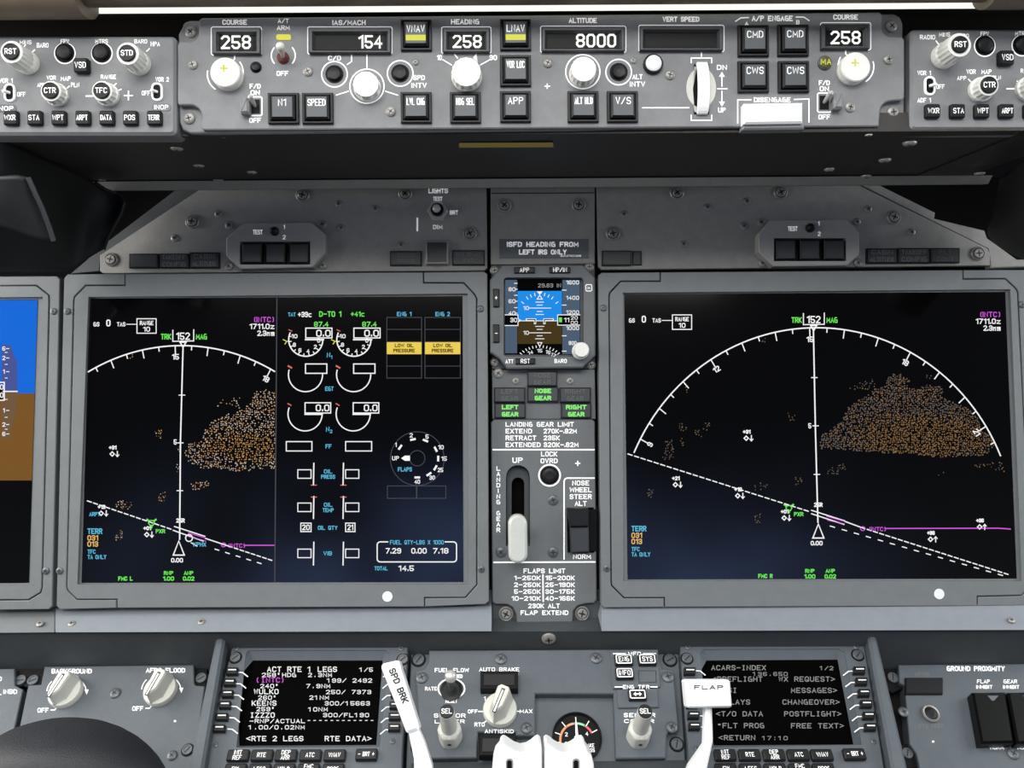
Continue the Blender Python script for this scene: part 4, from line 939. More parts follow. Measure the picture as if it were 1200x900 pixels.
def compass(P, cx, cy, rx, ry, a0, a1, ticks, labels):
    P.m.arc(cx, cy, rx, ry, a0, a1, 1.5, zz(2), 'e_white', 60)
    for h in range(ticks[0], ticks[1] + 1, 5):
        a = R(h - 152); L_ = .040 if h % 10 == 0 else .020
        P.l([(cx + rx * math.sin(a), cy - ry * math.cos(a)), (cx + rx * (1 - L_) * math.sin(a), cy - ry * (1 - L_) * math.cos(a))], 1.4)
    for h, s in labels: a = R(h - 152); P.t(s, cx + rx * .945 * math.sin(a), cy - ry * .945 * math.cos(a), 6.5, w=3.5 * len(s) + 1, ang=(h - 152), th=.18)
def header(P, x, y):
    P.t('GS', x, y, 5, w=7); P.t('0', x + 14, y - 1.5, 8, w=5); P.t('TAS', x + 29, y, 5, w=10); P.l([(x + 35.5, y), (x + 46.5, y)], 1); P.box(x + 47.5, y - 6.5, x + 70, y + 10.5, 1.2)
    P.t('RANGE', x + 58.8, y - 1.5, 5, w=16); P.t('10', x + 58.8, y + 5.8, 5.6, w=8)
def intc(P, x, y): P.t('(INTC)', x, y, 6.3, 'e_magenta', w=24, al='r', th=.15); P.t('1711.0z', x + .5, y + 8, 6.3, w=29, al='r'); P.t('2.3nm', x + .5, y + 16, 6.3, w=20, al='r')
def trk(P, cx, y):
    P.l([(cx - 12, y - 7), (cx - 12, y + 6), (cx + 12.5, y + 5.5), (cx + 12.5, y - 7.5)], 1.3); P.t('152', cx, y, 8.5, w=16, th=.15); P.t('TRK', cx - 20, y + .5, 6.6, 'e_green', w=12); P.t('MAG', cx + 21.5, y + .5, 6.6, 'e_green', w=13); P.l([(cx - 3.5, y + 7), (cx + 3.5, y + 7), (cx, y + 13)], 1.6, closed=True)
def corner(P, x, y):
    P.t('TERR', x, y, 6.6, 'e_cyan', w=17.5, al='l'); P.t('031', x, y + 7.8, 6.2, 'e_amber', w=12.5, al='l'); P.t('013', x, y + 15, 6.2, 'e_amber', w=12.5, al='l'); P.t('TFC', x, y + 24, 5, 'e_cyan', w=9.5, al='l'); P.t('TA ONLY', x, y + 30.2, 5, 'e_cyan', w=22, al='l')
def star(P, x, y):
    P.l([(x - 2, y - 3), (x + 2, y - 3), (x + 3.5, y), (x + 1.5, y + 3), (x - 1.5, y + 3), (x - 3.5, y)], 1.3, 'e_green', closed=True)
    for dx, dy in ((-5, -4), (5, -4), (0, 5)): P.l([(x + dx * .6, y + dy * .6), (x + dx, y + dy)], 2.4, 'e_green')
def aircraft(P, x, y): P.l([(x, y), (x - 6.5, y + 16.5), (x + 6.5, y + 16.5)], 1.6, closed=True); P.t('0.00', x - 2, y + 22.5, 5.2, w=14, th=.2)

def bracket_l(ox, y0, y1, xi, yi0, yi1, gx, ch, tx): pass
# left hand outboard display (only its right edge is in the picture)
T, s = display_unit('display at the far left edge showing blue sky over brown ground', (20, 520),
    [(-250, 352), (44, 351), (34, 683), (-260, 686)],
    [(-300, 336), (42, 335), (56.5, 346), (57, 352), (48.5, 688), (47, 694), (33, 702.5), (-300, 703)],
    [[(0, 324), (66, 323.5), (70, 327), (61, 710), (57, 714), (-20, 715), (-20, 704.3), (33.5, 703.8), (48, 695), (49.8, 688), (58.3, 352), (57.8, 345.5), (42.8, 333.8), (-5, 334.5), (-5, 324)]],
    ((63, 365), (54, 669)))
P = Pen(s)
s.poly([(-250, 352), (44, 351.5), (40.6, 461), (-250, 460)], zz(1), 'e_sky'); s.poly([(-250, 460), (40.6, 461), (37.3, 563), (-250, 563)], zz(1), 'e_brown')
s.poly([(2, 404), (12, 404), (20, 425), (20.5, 458.5), (2, 458.5)], zz(2), 'e_vsi'); s.poly([(2, 458.5), (20.5, 458.5), (18, 485), (11, 514), (2, 514)], zz(2), 'e_vsib')
s.rect(-40, 452, 3, 469, zz(3), 'screen'); P.box(-40, 448, 5, 469, 1.5, i=4); P.t('0', 2, 453.5, 6, w=4, i=5); P.t('0', 2, 463, 6, w=4, i=5)
P.l([(4, 458.7), (20, 458.7)], 1.6, i=5)
for y, a in ((408.5, '6'), (419.5, '2'), (435.5, '1'), (481, '1'), (497.5, '2'), (508.5, '6')): P.t(a, 4.5, y, 5, w=2.2 if a == '1' else 3.6, i=4); P.l([(7.5, y), (10.5, y)], 1, i=4)
for y in (413, 427, 443, 468, 489, 503): P.l([(6, y), (8.5, y)], .9, i=4)
s.part('screen', T, 'lit attitude screen, blue over brown')

# inboard left display
scr = [(105, 350), (542, 347), (543, 682), (95.5, 683)]
T, s = display_unit('wide display left of the centre column showing engine gauges beside a weather map', (320, 515), scr,
    [(147, 321), (495.5, 319), (495.8, 332), (543, 332), (555.5, 345), (558, 350), (558.3, 685), (545, 699.8), (497, 700), (497, 711), (137.5, 712.5), (137.3, 702), (90, 702), (80, 692), (78.5, 688), (87, 352), (88, 348), (100.5, 335.2), (147, 334.8)],
    [[(145.8, 321), (145.8, 333.5), (100, 334), (86.8, 347.5), (85.8, 352), (77.3, 688), (78.8, 692.5), (89.5, 703.3), (136, 703.3), (136.2, 712.5), (70, 714), (66, 710), (75, 326), (79, 321.5)],
     [(496.8, 319), (567, 318.3), (571, 321), (573, 704), (569, 708), (498.2, 711), (498.2, 701.3), (545.6, 701), (559.5, 685.5), (559.3, 349.5), (556.4, 344.2), (543.5, 330.7), (497, 330.7)]],
    ((79, 365), (70, 669), (563, 362), (564, 667)), (454, 699))
P = Pen(s)
P.l([(324.5, 350), (322, 682)], 1.4, 'e_grey', i=1)
header(P, 113, 380); intc(P, 320.5, 374.5); trk(P, 214.5, 394); compass(P, 213, 641, 222, 236, -29.5, 29.3, (125, 180), ((150, '15'), (180, '18')))
P.l([(214.5, 406), (211.5, 515), (210.5, 632)], 1.7); P.l([(210, 463), (216.5, 463)], 1.2); P.l([(208, 519), (214.5, 519)], 1.2); P.t('5', 205.3, 518, 6, w=3.5); P.l([(207.5, 575), (214, 575)], 1.2)
P.t('25R', 211.5, 610, 5, w=10, th=.22); aircraft(P, 209.5, 634)
P.traffic(133, 529, '+31'); P.traffic(120, 598.5, '+12'); P.traffic(173.5, 623.5, '+01'); star(P, 177.5, 613); P.t('PXR', 188, 622.5, 4.8, 'e_green', w=11, th=.2); P.t('ARPT', 111, 602.5, 4.8, 'e_cyan', w=13); corner(P, 103, 622.5)
P.dash((102.5, 587), (203, 621), 14, .62, 1.4); P.l([(204.5, 617), (240, 628.5)], 1.4); P.l([(203, 621.5), (238, 634)], 1.4); P.l([(221, 624.5), (241, 630.5)], 1.2, 'e_magenta'); P.l([(222, 629), (241, 634)], 1.2, 'e_magenta')
P.l([(241, 631), (268, 640)], 1.4); P.dash((268, 640), (321, 657.5), 8, .62, 1.4); P.dash((252, 643.5), (314, 663), 5, .35, 1.3); s.arc(221.5, 630.5, 4, 4, 0, 360, 1.2, zz(2), 'e_white', 20); P.l([(224, 636), (231, 640)], 1.2); P.t('KPHX', 234, 638, 5, 'e_cyan', w=15)
s.arc(262, 638.5, 2.6, 2.2, 0, 360, 1.1, zz(2), 'e_magenta', 16); P.t('(INTC)', 277, 639.5, 5, 'e_magenta', w=20); P.l([(286, 639), (321, 639)], 1.5, 'e_magenta')
P.t('FMC L', 147, 678, 5, 'e_green', w=17, th=.22); P.t('RNP', 197.5, 671.5, 4.6, 'e_green', w=11, th=.22); P.t('1.00', 197.5, 678, 5, 'e_green', w=13, th=.22); P.t('ANP', 221, 671.5, 4.6, 'e_green', w=11, th=.22); P.t('0.02', 221, 678, 5, 'e_green', w=13.5, th=.22)
cl = ('e_dota', 'e_dotb', 'e_dotb', 'e_dotb', 'e_dota')
P.dots([(216, 529), (222, 520), (236, 517), (243, 497), (254, 491), (262, 488), (272, 482), (284, 479), (296, 470), (294, 462), (300, 458), (308, 459), (313, 456), (322.5, 460), (322, 551), (312, 549), (300, 551), (280, 552), (268, 551), (258, 549), (248, 548), (238, 549), (228, 545), (220, 540)], 2.5, cl, .80, 1.2, (288, 524, 50, 19))
P.dots([(252, 473), (262, 467), (272, 467), (280, 464), (284, 475), (280, 479), (270, 474), (254, 478)], 2.8, cl, .7); P.dots([(224, 565), (244, 563), (245, 569), (236, 575), (224, 576)], 2.6, cl, .8)
for q_ in ([(184, 580), (193, 576), (196, 584), (188, 590)], [(134, 588), (146, 584), (157, 591), (150, 598), (134, 594)], [(136, 622), (144, 620), (143, 634), (136, 634)], [(181, 504), (189, 501), (190, 514), (183, 515)], [(152, 416), (159, 414), (157, 422), (153, 422)], [(207, 524), (213, 522), (213, 530), (207, 528)], [(206, 545), (213, 540), (212, 553), (207, 553)]): P.dots(q_, 2.5, ('e_dotd', 'e_dotd', 'e_dotb', 'e_dota'), .7)
# engine instruments
P.t('TAT', 342, 368.5, 4.5, 'e_cyan', w=9); P.t('+39c', 357, 368.5, 6.2, w=16); P.t('D-TO 1', 387, 368, 6.5, 'e_green', w=26); P.t('+41c', 419, 368, 6, 'e_green', w=16)
for dx in (0, 56.4):
    P.t('87.4', 376.5 + dx, 380, 6, 'e_green', w=17); P.box(358.3 + dx, 384.5, 389 + dx, 396, 1.4); P.t('0.0', 379 + dx, 390.5, 8, w=17, th=.16); P.l([(358 + dx, 398), (379 + dx, 398)], 1.8)
    s.arc(358.3 + dx, 398, 20, 19.5, 90, 293, 1.4, zz(2), 'e_white', 36); P.l([(338.5 + dx, 386.5), (342 + dx, 388)], 1.2, 'e_red')
    for k_ in range(11):
        a = R(92 + 19 * k_); P.l([(358.3 + dx + 20 * math.sin(a), 398 - 19.5 * math.cos(a)), (358.3 + dx + 17.3 * math.sin(a), 398 - 16.8 * math.cos(a))], 1.2)
    for x, y, a in ((345, 394, '10'), (345, 404, '8'), (351.5, 410.5, '6'), (361, 411.5, '4'), (369.5, 406.5, '2'), (373.5, 399, '0')): P.t(a, x + dx, y, 4.8, w=7 if len(a) > 1 else 3.4, th=.18)
    P.l([(332 + dx, 398), (336 + dx, 400), (334 + dx, 403)], 1.1, 'e_lime'); P.l([(336 + dx, 400), (339 + dx, 400)], 1.1, 'e_lime')
    P.box(358 + dx, 426.5, 383 + dx, 437.5, 1.4); s.arc(358 + dx, 439, 20, 20, 90, 285, 1.3, zz(2), 'e_white', 36); P.l([(338 + dx, 429), (341.5 + dx, 431)], 2.2, 'e_red')
    P.box(357.5 + dx, 472, 387.5 + dx, 484, 1.4); P.t('0.0', 378 + dx, 478, 8, w=16, th=.16); P.l([(357.5 + dx, 485.5), (377.5 + dx, 485.5)], 1.8); s.arc(357.5 + dx, 485, 20, 20, 90, 290, 1.3, zz(2), 'e_white', 36); P.l([(337.5 + dx, 473), (341 + dx, 475)], 1.4, 'e_red')
P.t('N', 385, 416, 5.5, 'e_cyan', w=4); P.t('1', 388.5, 418.5, 4, 'e_cyan', w=1.6); P.t('EGT', 386, 455.5, 5, 'e_cyan', w=10); P.t('N', 384, 503, 5.5, 'e_cyan', w=4); P.t('2', 388, 505.5, 4, 'e_cyan', w=3); P.t('FF', 385, 523, 5, 'e_cyan', w=7)
P.box(335.5, 517.5, 365.5, 528.5, 1.3); P.box(405, 517.5, 435.5, 528.5, 1.3)
for dx, s_ in ((0, 1), (35, -1)):
    pass
for y0, y1, by, red in ((543, 568, 555.5, 568.5), (582, 607.5, 594.5, 582.5), (635.5, 662, 648.5, None)):
    for bx, rx_ in ((341, 367.8), (412.7, 402.5)):
        P.box(bx - (8 if bx < 400 else 8), by - 5, bx + 7.7 + (0 if bx < 400 else .3), by + 5, 1.2) if False else P.box((349 if bx < 400 else 405), by - 5, (364.5 if bx < 400 else 420.5), by + 5, 1.2)
        P.l([(rx_, y0), (rx_ - .5, y1)], 1.6)
        if red: P.l([(rx_ - 3, red), (rx_ + 3, red)], 1.3, 'e_red')
P.t('OIL', 384.5, 552.5, 4.8, 'e_cyan', w=10); P.t('PRESS', 384.5, 558.7, 4.8, 'e_cyan', w=16.5); P.t('OIL', 384.5, 591.5, 4.8, 'e_cyan', w=10); P.t('TEMP', 384.5, 597.8, 4.8, 'e_cyan', w=13); P.t('OIL QTY', 384, 618.5, 4.8, 'e_cyan', w=23); P.t('VIB', 384, 648.5, 4.8, 'e_cyan', w=10)
P.box(352.5, 613, 364.5, 623, 1.3); P.t('20', 358.5, 618, 6.5, w=9); P.box(405, 613, 416, 623, 1.3); P.t('21', 410.5, 618, 6.5, w=7)
for x0, x1, a in ((453.3, 494, 'ENG 1'), (498, 539.5, 'ENG 2')):
    P.t(a, (x0 + x1) / 2, 368, 5, 'e_cyan', w=17); P.box(x0, 372, x1, 443, .9, 'e_grey')
    for y in (386, 400.5, 415, 429): P.l([(x0, y), (x1, y)], .8, 'e_grey')
    s.rect(x0, 401, x1, 415, zz(3), 'e_yellow'); P.t('LOW OIL', (x0 + x1) / 2, 404.8, 4.2, 'screen_matte', w=22, i=4, th=.2); P.t('PRESSURE', (x0 + x1) / 2, 410.8, 4.2, 'screen_matte', w=25.5, i=4, th=.2)
s.arc(489, 537.5, 31.5, 31.5, 0, 360, .8, zz(2), 'e_grey', 48); s.arc(489, 537, 9, 9, 0, 360, .8, zz(2), 'e_grey', 28)
for a, b_ in ((-55, '1'), (-12, '2'), (23, '5'), (62, '10'), (91, '15'), (120, '25'), (146, '30'), (180, '40')):
    q_ = R(a); x, y = 489 + 24.5 * math.sin(q_), 537 - 22.5 * math.cos(q_); ca, sa = math.cos(q_), math.sin(q_)
    s.poly([(x + dx * ca - dy * sa, y + dx * sa + dy * ca) for dx, dy in ((-3.3, -1.2), (3.3, -1.2), (3.3, 1.2), (-3.3, 1.2))], zz(2), 'e_white')
    d_ = 1.28 if a > 40 else 1.2; P.t(b_, 489 + 24.5 * d_ * math.sin(q_) - (1 if a < 0 else 0), 537 - 22.5 * 1.22 * math.cos(q_), 5, w=(1.8 if b_ == '1' else 3.6 if len(b_) < 2 else 6.5))
P.t('UP', 463.5, 537, 5, w=8); s.poly([(470, 537), (474.5, 534), (480.5, 534), (480.5, 540), (474.5, 540)], zz(2), 'e_white'); P.t('FLAPS', 474.5, 550, 5, 'e_cyan', w=16.5)
P.box(454, 569.5, 488, 584, .9, 'e_grey'); P.box(488.5, 569.5, 522.5, 584, .9, 'e_grey')
s.line(rr(442, 635, 535, 658.5, 3.5, 3), 1.3, zz(2), 'e_white', True); s.rect(455, 633, 521, 637.5, zz(3), 'screen'); P.t('FUEL QTY-LBS X 1000', 488.5, 635.5, 5, 'e_cyan', w=63, i=4, th=.15)
P.t('7.29', 461, 645.5, 6.5, w=18); P.t('0.00', 491, 645.5, 6.5, w=18); P.t('7.18', 516.5, 645.5, 6.5, w=18); P.t('TOTAL', 446.5, 666, 4.8, 'e_cyan', w=15.5); P.t('14.5', 476, 666, 6.5, w=18)
s.part('screen', T, 'black screen with map and engine gauges')

# inboard right display
scr = [(731.5, 345), (1178, 342), (1191.5, 678), (735.5, 679)]
T, s = display_unit('wide display right of the centre column showing one full compass arc over weather returns', (955, 512), scr,
    [(774.5, 319), (1128, 316.5), (1128.3, 327.5), (1178, 327.2), (1190.5, 339), (1192.3, 343), (1209, 684), (1197, 697.3), (1145, 698.5), (1145, 710), (779.5, 711.5), (779.3, 700), (731.5, 700), (717.6, 686), (717, 682), (714.5, 347), (715.5, 343), (727.5, 330.3), (774.5, 330)],
    [[(773.2, 319), (773.2, 328.8), (727, 329), (714.3, 342.3), (713.2, 347), (715.6, 682), (716.3, 686.7), (731, 701.3), (778, 701.3), (778.2, 711.5), (708, 712), (704.5, 709), (701, 323), (705, 319.5)],
     [(1129.3, 316.5), (1240, 316), (1240, 709), (1146.2, 710), (1146.2, 699.8), (1197.6, 698.6), (1210.3, 684.5), (1193.6, 342.5), (1191.4, 338), (1178.5, 326), (1129.5, 326.3)]],
    ((707, 361), (711, 666), (1197.5, 357)), (1100.5, 696))
P = Pen(s)
header(P, 740.5, 375.5); intc(P, 1171.5, 368.5); trk(P, 953.5, 374.5); compass(P, 957, 630, 234, 246, -66, 67, (90, 218), ((90, '9'), (120, '12'), (150, '15'), (180, '18'), (210, '21')))
P.l([(953.2, 386), (955.5, 500), (958.5, 612)], 1.7); P.l([(951, 442.5), (957.5, 442.5)], 1.2); P.l([(952.5, 499), (959, 499)], 1.2); P.t('5', 949, 499, 6, w=3.5); P.l([(954, 556), (960.5, 556)], 1.2); P.t('25R', 959, 591.5, 5, w=10, th=.22); aircraft(P, 959, 614)
P.traffic(876, 510.5, '+31'); P.traffic(793, 565, '+21'); P.traffic(866, 578, '+12'); P.traffic(920.5, 604, '+01'); P.traffic(1092, 629, '+36', True); P.traffic(1149.5, 614.5, '+36', True)
star(P, 924.5, 595.5); P.t('PXR', 936, 602.5, 4.8, 'e_green', w=11, th=.2); corner(P, 740.5, 619.5); P.t('FMC R', 897, 675, 5, 'e_green', w=17, th=.22)
P.t('RNP', 949, 669, 4.6, 'e_green', w=11, th=.22); P.t('1.00', 949, 675.5, 5, 'e_green', w=13, th=.22); P.t('ANP', 973, 669, 4.6, 'e_green', w=11, th=.22); P.t('0.02', 973, 675.5, 5, 'e_green', w=13.5, th=.22)
P.dash((736, 532), (950, 600), 28, .62, 1.4); P.l([(951, 598), (990, 610.5)], 1.4); P.l([(951, 602), (989, 614.5)], 1.4); P.l([(969, 605), (990, 611)], 1.2, 'e_magenta'); P.l([(970, 609.5), (989, 614)], 1.2, 'e_magenta'); P.l([(990, 611), (1009, 618)], 1.4)
P.dash((1009, 618), (1184, 674), 24, .62, 1.4); P.dash((973, 616.5), (1184, 677), 15, .35, 1.3)
s.arc(1011, 619.5, 2.6, 2.2, 0, 360, 1.1, zz(2), 'e_magenta', 16); P.t('(INTC)', 1028, 620, 5, 'e_magenta', w=20); P.l([(1037, 619.3), (1170, 619), (1184, 620)], 1.5, 'e_magenta')
cl = ('e_dotc', 'e_dotd', 'e_dotd', 'e_dotc')
P.dots([(960, 512), (975, 503), (988, 490), (993, 478), (1003, 470), (1016, 464), (1026, 455), (1038, 452), (1040, 442), (1048, 437), (1056, 439), (1066, 446), (1064, 455), (1075, 456), (1082, 451), (1104, 453), (1106, 466), (1120, 473), (1137, 478), (1146, 490), (1149, 503), (1160, 508), (1166, 520), (1156, 533), (1140, 535), (1120, 535), (1100, 536), (1080, 533), (1060, 531), (1040, 531), (1020, 529), (1000, 528), (985, 526), (962, 526)], 2.4, cl, .93, 1.45, (1080, 512, 85, 30))
P.dots([(994, 455), (1008, 448), (1022, 444), (1028, 452), (1018, 458), (996, 457)], 2.8, cl, .7)
for q_ in ([(970, 547), (990, 543), (992, 549), (982, 556), (970, 556)], [(1099, 557), (1108, 552), (1109, 557), (1101, 562)], [(1142, 545), (1176, 540), (1178, 553), (1168, 552), (1160, 546), (1144, 548)], [(882, 569), (894, 564), (903, 572), (896, 576), (882, 574)], [(883, 604), (892, 602), (892, 614), (884, 613)], [(930, 560), (941, 557), (943, 566), (932, 568)], [(758, 574), (768, 572), (766, 583), (760, 584)],
           [(802, 450), (809, 449), (808, 462), (803, 460)], [(794, 496), (806, 494), (806, 505), (796, 506)], [(826, 494), (834, 493), (834, 504), (824, 504)], [(814, 504), (822, 502), (822, 513), (815, 512)], [(779, 515), (788, 513), (790, 538), (772, 540), (780, 530)], [(796, 513), (801, 512), (804, 526), (798, 524)], [(923, 484), (933, 482), (933, 494), (924, 494)], [(891, 396), (897, 396), (897, 402), (892, 402)], [(1084, 440), (1092, 438), (1091, 445), (1085, 445)]): P.dots(q_, 2.5, ('e_dotd', 'e_dotd', 'e_dotd', 'e_dotc'), .6)
s.part('screen', T, 'black screen with compass map')
# ------------------------------------------------------------ forward pedestal: base, rails
def lp_slab(name, pts, w0, w1, m, bev=0.0):
    T0 = Th('tmp', 'x', 'x', LP, 600, 800); b = MB(T0); b.prism(pts, w0, w1, m, bev, back=True)
    me = b.mesh(name); o = bpy.data.objects.new(name, me); COL.objects.link(o); o.matrix_world = T0.o.matrix_world.copy(); o['kind'] = 'structure'
    bpy.data.objects.remove(T0.o); return o
lp_slab('trim_4', [(-60, 748), (1270, 746), (1330, 960), (-120, 960)], -.040, -.030, 'black')
lp_slab('trim_5', [(254, 741), (265, 740), (228, 960), (208, 960)], -.030, .010, 'lower_grey', .002)
lp_slab('trim_6', [(1016, 739), (1026, 739), (1078, 960), (1056, 960)], -.030, .010, 'lower_grey', .002)

def cdu(label, origin, body, hole, scr, lk, rk, dashes, keys, row2, lines, dim, fasts, scs):
    T = Th('control_display_unit', label, 'keypad display', LP, *origin, group='flight computer keypads')
    f = MB(T); f.prism(body, -.030, 0, 'lower_grey', .0008, holes=[hole], hole_to=-.001)
    O = [f.c(x, y, 0) for x, y in hole]; I = [f.c(x, y, -.005) for x, y in scr]
    if area2(O) > 0: O = O[::-1]; I = I[::-1]
    f.wall(O, -.0008, -.005, 'lower_grey', I)
    for x, y, s in dashes: f.line([(x, y), (x + 8 * s, y + .3), (x + 17 * s, y + 5)] if True else [], 1.1, .0001, 'legend')
    f.part('housing', T)
    s = MB(T, at(T, (scr[0][0] + scr[2][0]) / 2, (scr[0][1] + scr[2][1]) / 2, -.005)); s.poly(scr, .0001, 'screen_matte'); P = Pen(s)
    base = 'e_soft' if dim else 'e_white'
    for t_, x, y, h, w, al, c in lines: P.t(t_, x, y, h, c or base, w=w, al=al, mono=True, th=.17 if not dim else .15)
    s.part('screen', T, 'lit text screen')
    for x, y in lk + rk:
        o = at(T, x, y); m = MB(T, o); m.prism([(x - 7, y - 4), (x + 6.5, y - 4), (x + 6, y + 4.5), (x - 7.5, y + 4.5)], 0, .004, 'key_black', .0006); m.line([(x - 4, y - .8), (x + 4, y - .8)], 1.2, .0041, 'legend'); m.part('line_key', T)
    for x, y, ls_ in keys: small_key(T, x, y, None, 25, 13.5, 4.6, lines=ls_, ht=.004)
    for x, y, ls_ in row2: small_key(T, x, y, None, 25, 13.5, 4.6, lines=ls_, ht=.004)
    for x, y in fasts: screw(T, x, y, 6, 'screw_dark', 'slot')
    for x, y in scs: screw(T, x, y, 3.2, 'screw_dark')
    return T
kx = (280, 308, 336, 364.5, 393); nm = (['INIT', 'REF'], ['RTE'], ['DEP', 'ARR'], ['ATC'], ['VNAV']); nm2 = (['FIX'], ['LEGS'], ['HOLD'], ['FMC', 'COMM'], ['PROG'])
cdu('flight computer keypad whose lit screen reads ACT RTE 1 LEGS', (360, 830), [(272, 757), (478, 756), (468, 960), (222, 960)],
    [(292, 762), (452, 762), (457, 767), (445, 875), (277, 876), (288, 766)], [(296.5, 774), (448.5, 774), (441, 873), (280.5, 874)],
    [(272, 785.5), (269, 798.5), (266.5, 812), (263.5, 825), (260, 839), (257, 852.5)], [(467, 786), (466, 799), (465, 812), (463.5, 825.5), (462.5, 838.5), (462, 851.5)],
    [(279 - 2.4 * i, 787.8 + 13.3 * i, .66) for i in range(6)] + [(460 - .7 * i, 788 + 13.4 * i, -.62) for i in range(6)],
    [(x, 887, n) for x, n in zip(kx, nm)] + [(430, 886, ['- BRT +'])], [(x - 3 + i * .3, 903.5, n) for i, (x, n) in enumerate(zip(kx, nm2))],
    [('ACT RTE 1 LEGS', 354, 784.3, 6.4, 82, 'c', None), ('1/5', 429, 784.8, 5, 16, 'c', None), ('258°HDG', 327, 791, 5, 40, 'c', None), ('2.3NM', 375, 791, 5, 28, 'c', None), ('(INTC)', 317, 797, 6.2, 34, 'c', 'e_magenta'), ('199/ 2492', 409.5, 797.5, 5, 53, 'c', None),
     ('240°', 316, 804, 5, 22, 'c', None), ('7.9NM', 373, 804, 5, 28, 'c', None), ('WULKO', 312, 810.5, 6.2, 29, 'c', None), ('250/ 7373', 408.5, 811, 5, 53, 'c', None), ('260°', 313.5, 817.5, 5, 22, 'c', None), ('21NM', 374, 817.5, 5, 23, 'c', None),
     ('KEENS', 309.5, 824, 6.2, 29, 'c', None), ('300/15663', 407, 824.3, 5, 53, 'c', None), ('259°', 311.5, 831, 5, 22, 'c', None), ('10NM', 372.5, 831.3, 5, 23, 'c', None), ('IZZZO', 307.5, 838, 6.2, 29, 'c', None), ('300/FL190', 405.5, 838, 5, 54, 'c', None),
     ('-RNP/ACTUAL', 325, 845, 5, 65, 'c', None), ('- - - - - - - - - - - -', 399, 844.3, 5, 77, 'c', None), ('1.00/0.02NM', 324, 852.3, 5, 66, 'c', None), ('<RTE 2 LEGS', 322, 865.5, 6.2, 67, 'c', None), ('RTE DATA>', 408, 865.5, 6.2, 55, 'c', None)],
    False, [(276, 771), (472, 773)], [(277, 760), (470, 760), (460, 869), (253, 873)])
kx = (849, 877.5, 906, 934.5, 962)
cdu('flight computer keypad whose dimmer screen reads ACARS-INDEX', (905, 830), [(797, 757), (1013, 755), (1046, 960), (812, 960)],
    [(824, 761), (983, 760.5), (990, 765), (1010, 873), (833, 876), (820, 766)], [(828, 774), (981.5, 773), (1000, 872.5), (836.5, 873.5)],
    [(809, 785.5), (810, 798), (811, 811), (812, 824), (813.5, 837), (814.5, 850)], [(1008, 784.5), (1010.5, 797.5), (1013.5, 811), (1016, 824), (1019, 837.5), (1021, 851)],
    [(816 + 1.2 * i, 786 + 13.2 * i, .6) for i in range(6)] + [(1000 + 2.6 * i, 786.3 + 13.3 * i, -.68) for i in range(6)],
    [(x, 886.5, n) for x, n in zip(kx, nm)] + [(1000, 885.5, ['- BRT +'])], [(x + 1 + i * .3, 903, n) for i, (x, n) in enumerate(zip(kx, nm2))],
    [('ACARS-INDEX', 865.5, 782.5, 6, 64, 'c', None), ('1/2', 968.5, 783, 4.8, 16, 'c', None), ('136.650', 902.5, 789.8, 4.6, 41, 'c', None), ('<PREFLIGHT', 864, 795.8, 6, 59, 'c', None), ('WX REQUEST>', 945.5, 795.8, 6, 66, 'c', None),
     ('<ATSI', 849, 809, 6, 29, 'c', None), ('MESSAGES>', 954, 809, 6, 54, 'c', None), ('<DELAYS', 858, 822.7, 6, 42, 'c', None), ('CHANGEOVER>', 950.5, 822.7, 6, 67, 'c', None), ('<T/O DATA', 866.5, 836.5, 6, 55, 'c', None), ('POSTFLIGHT>', 952.5, 836.5, 6, 67, 'c', None),
     ('*FLT PROG', 868, 850.3, 6, 55, 'c', None), ('FREE TEXT>', 958, 850.5, 6, 62, 'c', None), ('<RETURN', 863.5, 864.5, 6, 43, 'c', None), ('17:10', 908, 865, 4.8, 30, 'c', None)],
    True, [(805, 772), (1005, 768)], [(806, 758.5), (1003, 758), (1023.5, 869), (816.5, 877)])

# ------------------------------------------------------------ centre forward panel
T = Th('autobrake_panel', 'grey panel with AUTO BRAKE knob, FUEL FLOW switch, MFD keys and brake pressure gauge', 'control panel', LP, 640, 825)
f = MB(T); f.prism([(482, 757), (795, 756), (806, 930), (474, 930)], -.030, -.008, 'lower_grey', .0008); f.part('mounting_plate', T)
f = MB(T)
face = [(503, 762), (771, 760.5), (772, 772), (776, 783), (789, 785), (795, 850), (786, 853), (781, 862), (780, 888), (722, 889), (719, 813), (627, 813), (627, 862), (604.5, 862), (604.5, 858), (560, 858), (559, 888), (501, 889), (493, 862), (487, 786), (497, 784), (502, 776)]
f.prism(face, -.008, 0, 'lower_grey', .0008)
x_ = lambda s, x, y, h, w, **k: f.text(s, x, y, h, 'legend', .0001, w=w, **k)
x_('FUEL FLOW', 529.5, 785.3, 4.8, 40); x_('RATE', 505, 807, 4.4, 14); x_('RESET', 529, 821.5, 4.4, 14); x_('USED', 537, 792.5, 4.2, 10); x_('SENSOR', 527, 838.5, 4.8, 37); x_('LOWER', 527, 845.5, 4.4, 35); x_('SENSOR', 749.5, 838, 4.8, 37); x_('COVER', 749, 845, 4.4, 35)
x_('AUTO BRAKE', 585, 784.5, 4.8, 47); x_('OFF', 554, 833.7, 4.4, 11.5); x_('MAX', 616.5, 833.5, 4.6, 15); x_('RTO', 562, 849, 4.8, 12); x_('1', 568, 818.5, 4.5, 2); x_('ANTISKID', 585, 857, 4.4, 34)
for P_ in ([(561, 833.7), (565.5, 833.7)], [(604, 833.5), (608.5, 833.5)], [(567, 847), (571, 844)], [(569, 821), (571.5, 823.5)]): f.line(P_, 1.2, .0001, 'legend')
f.arc(529, 807, 15.5, 11.5, 12, 348, 1.7, .0001, 'legend', 40)
f.part('faceplate', T)
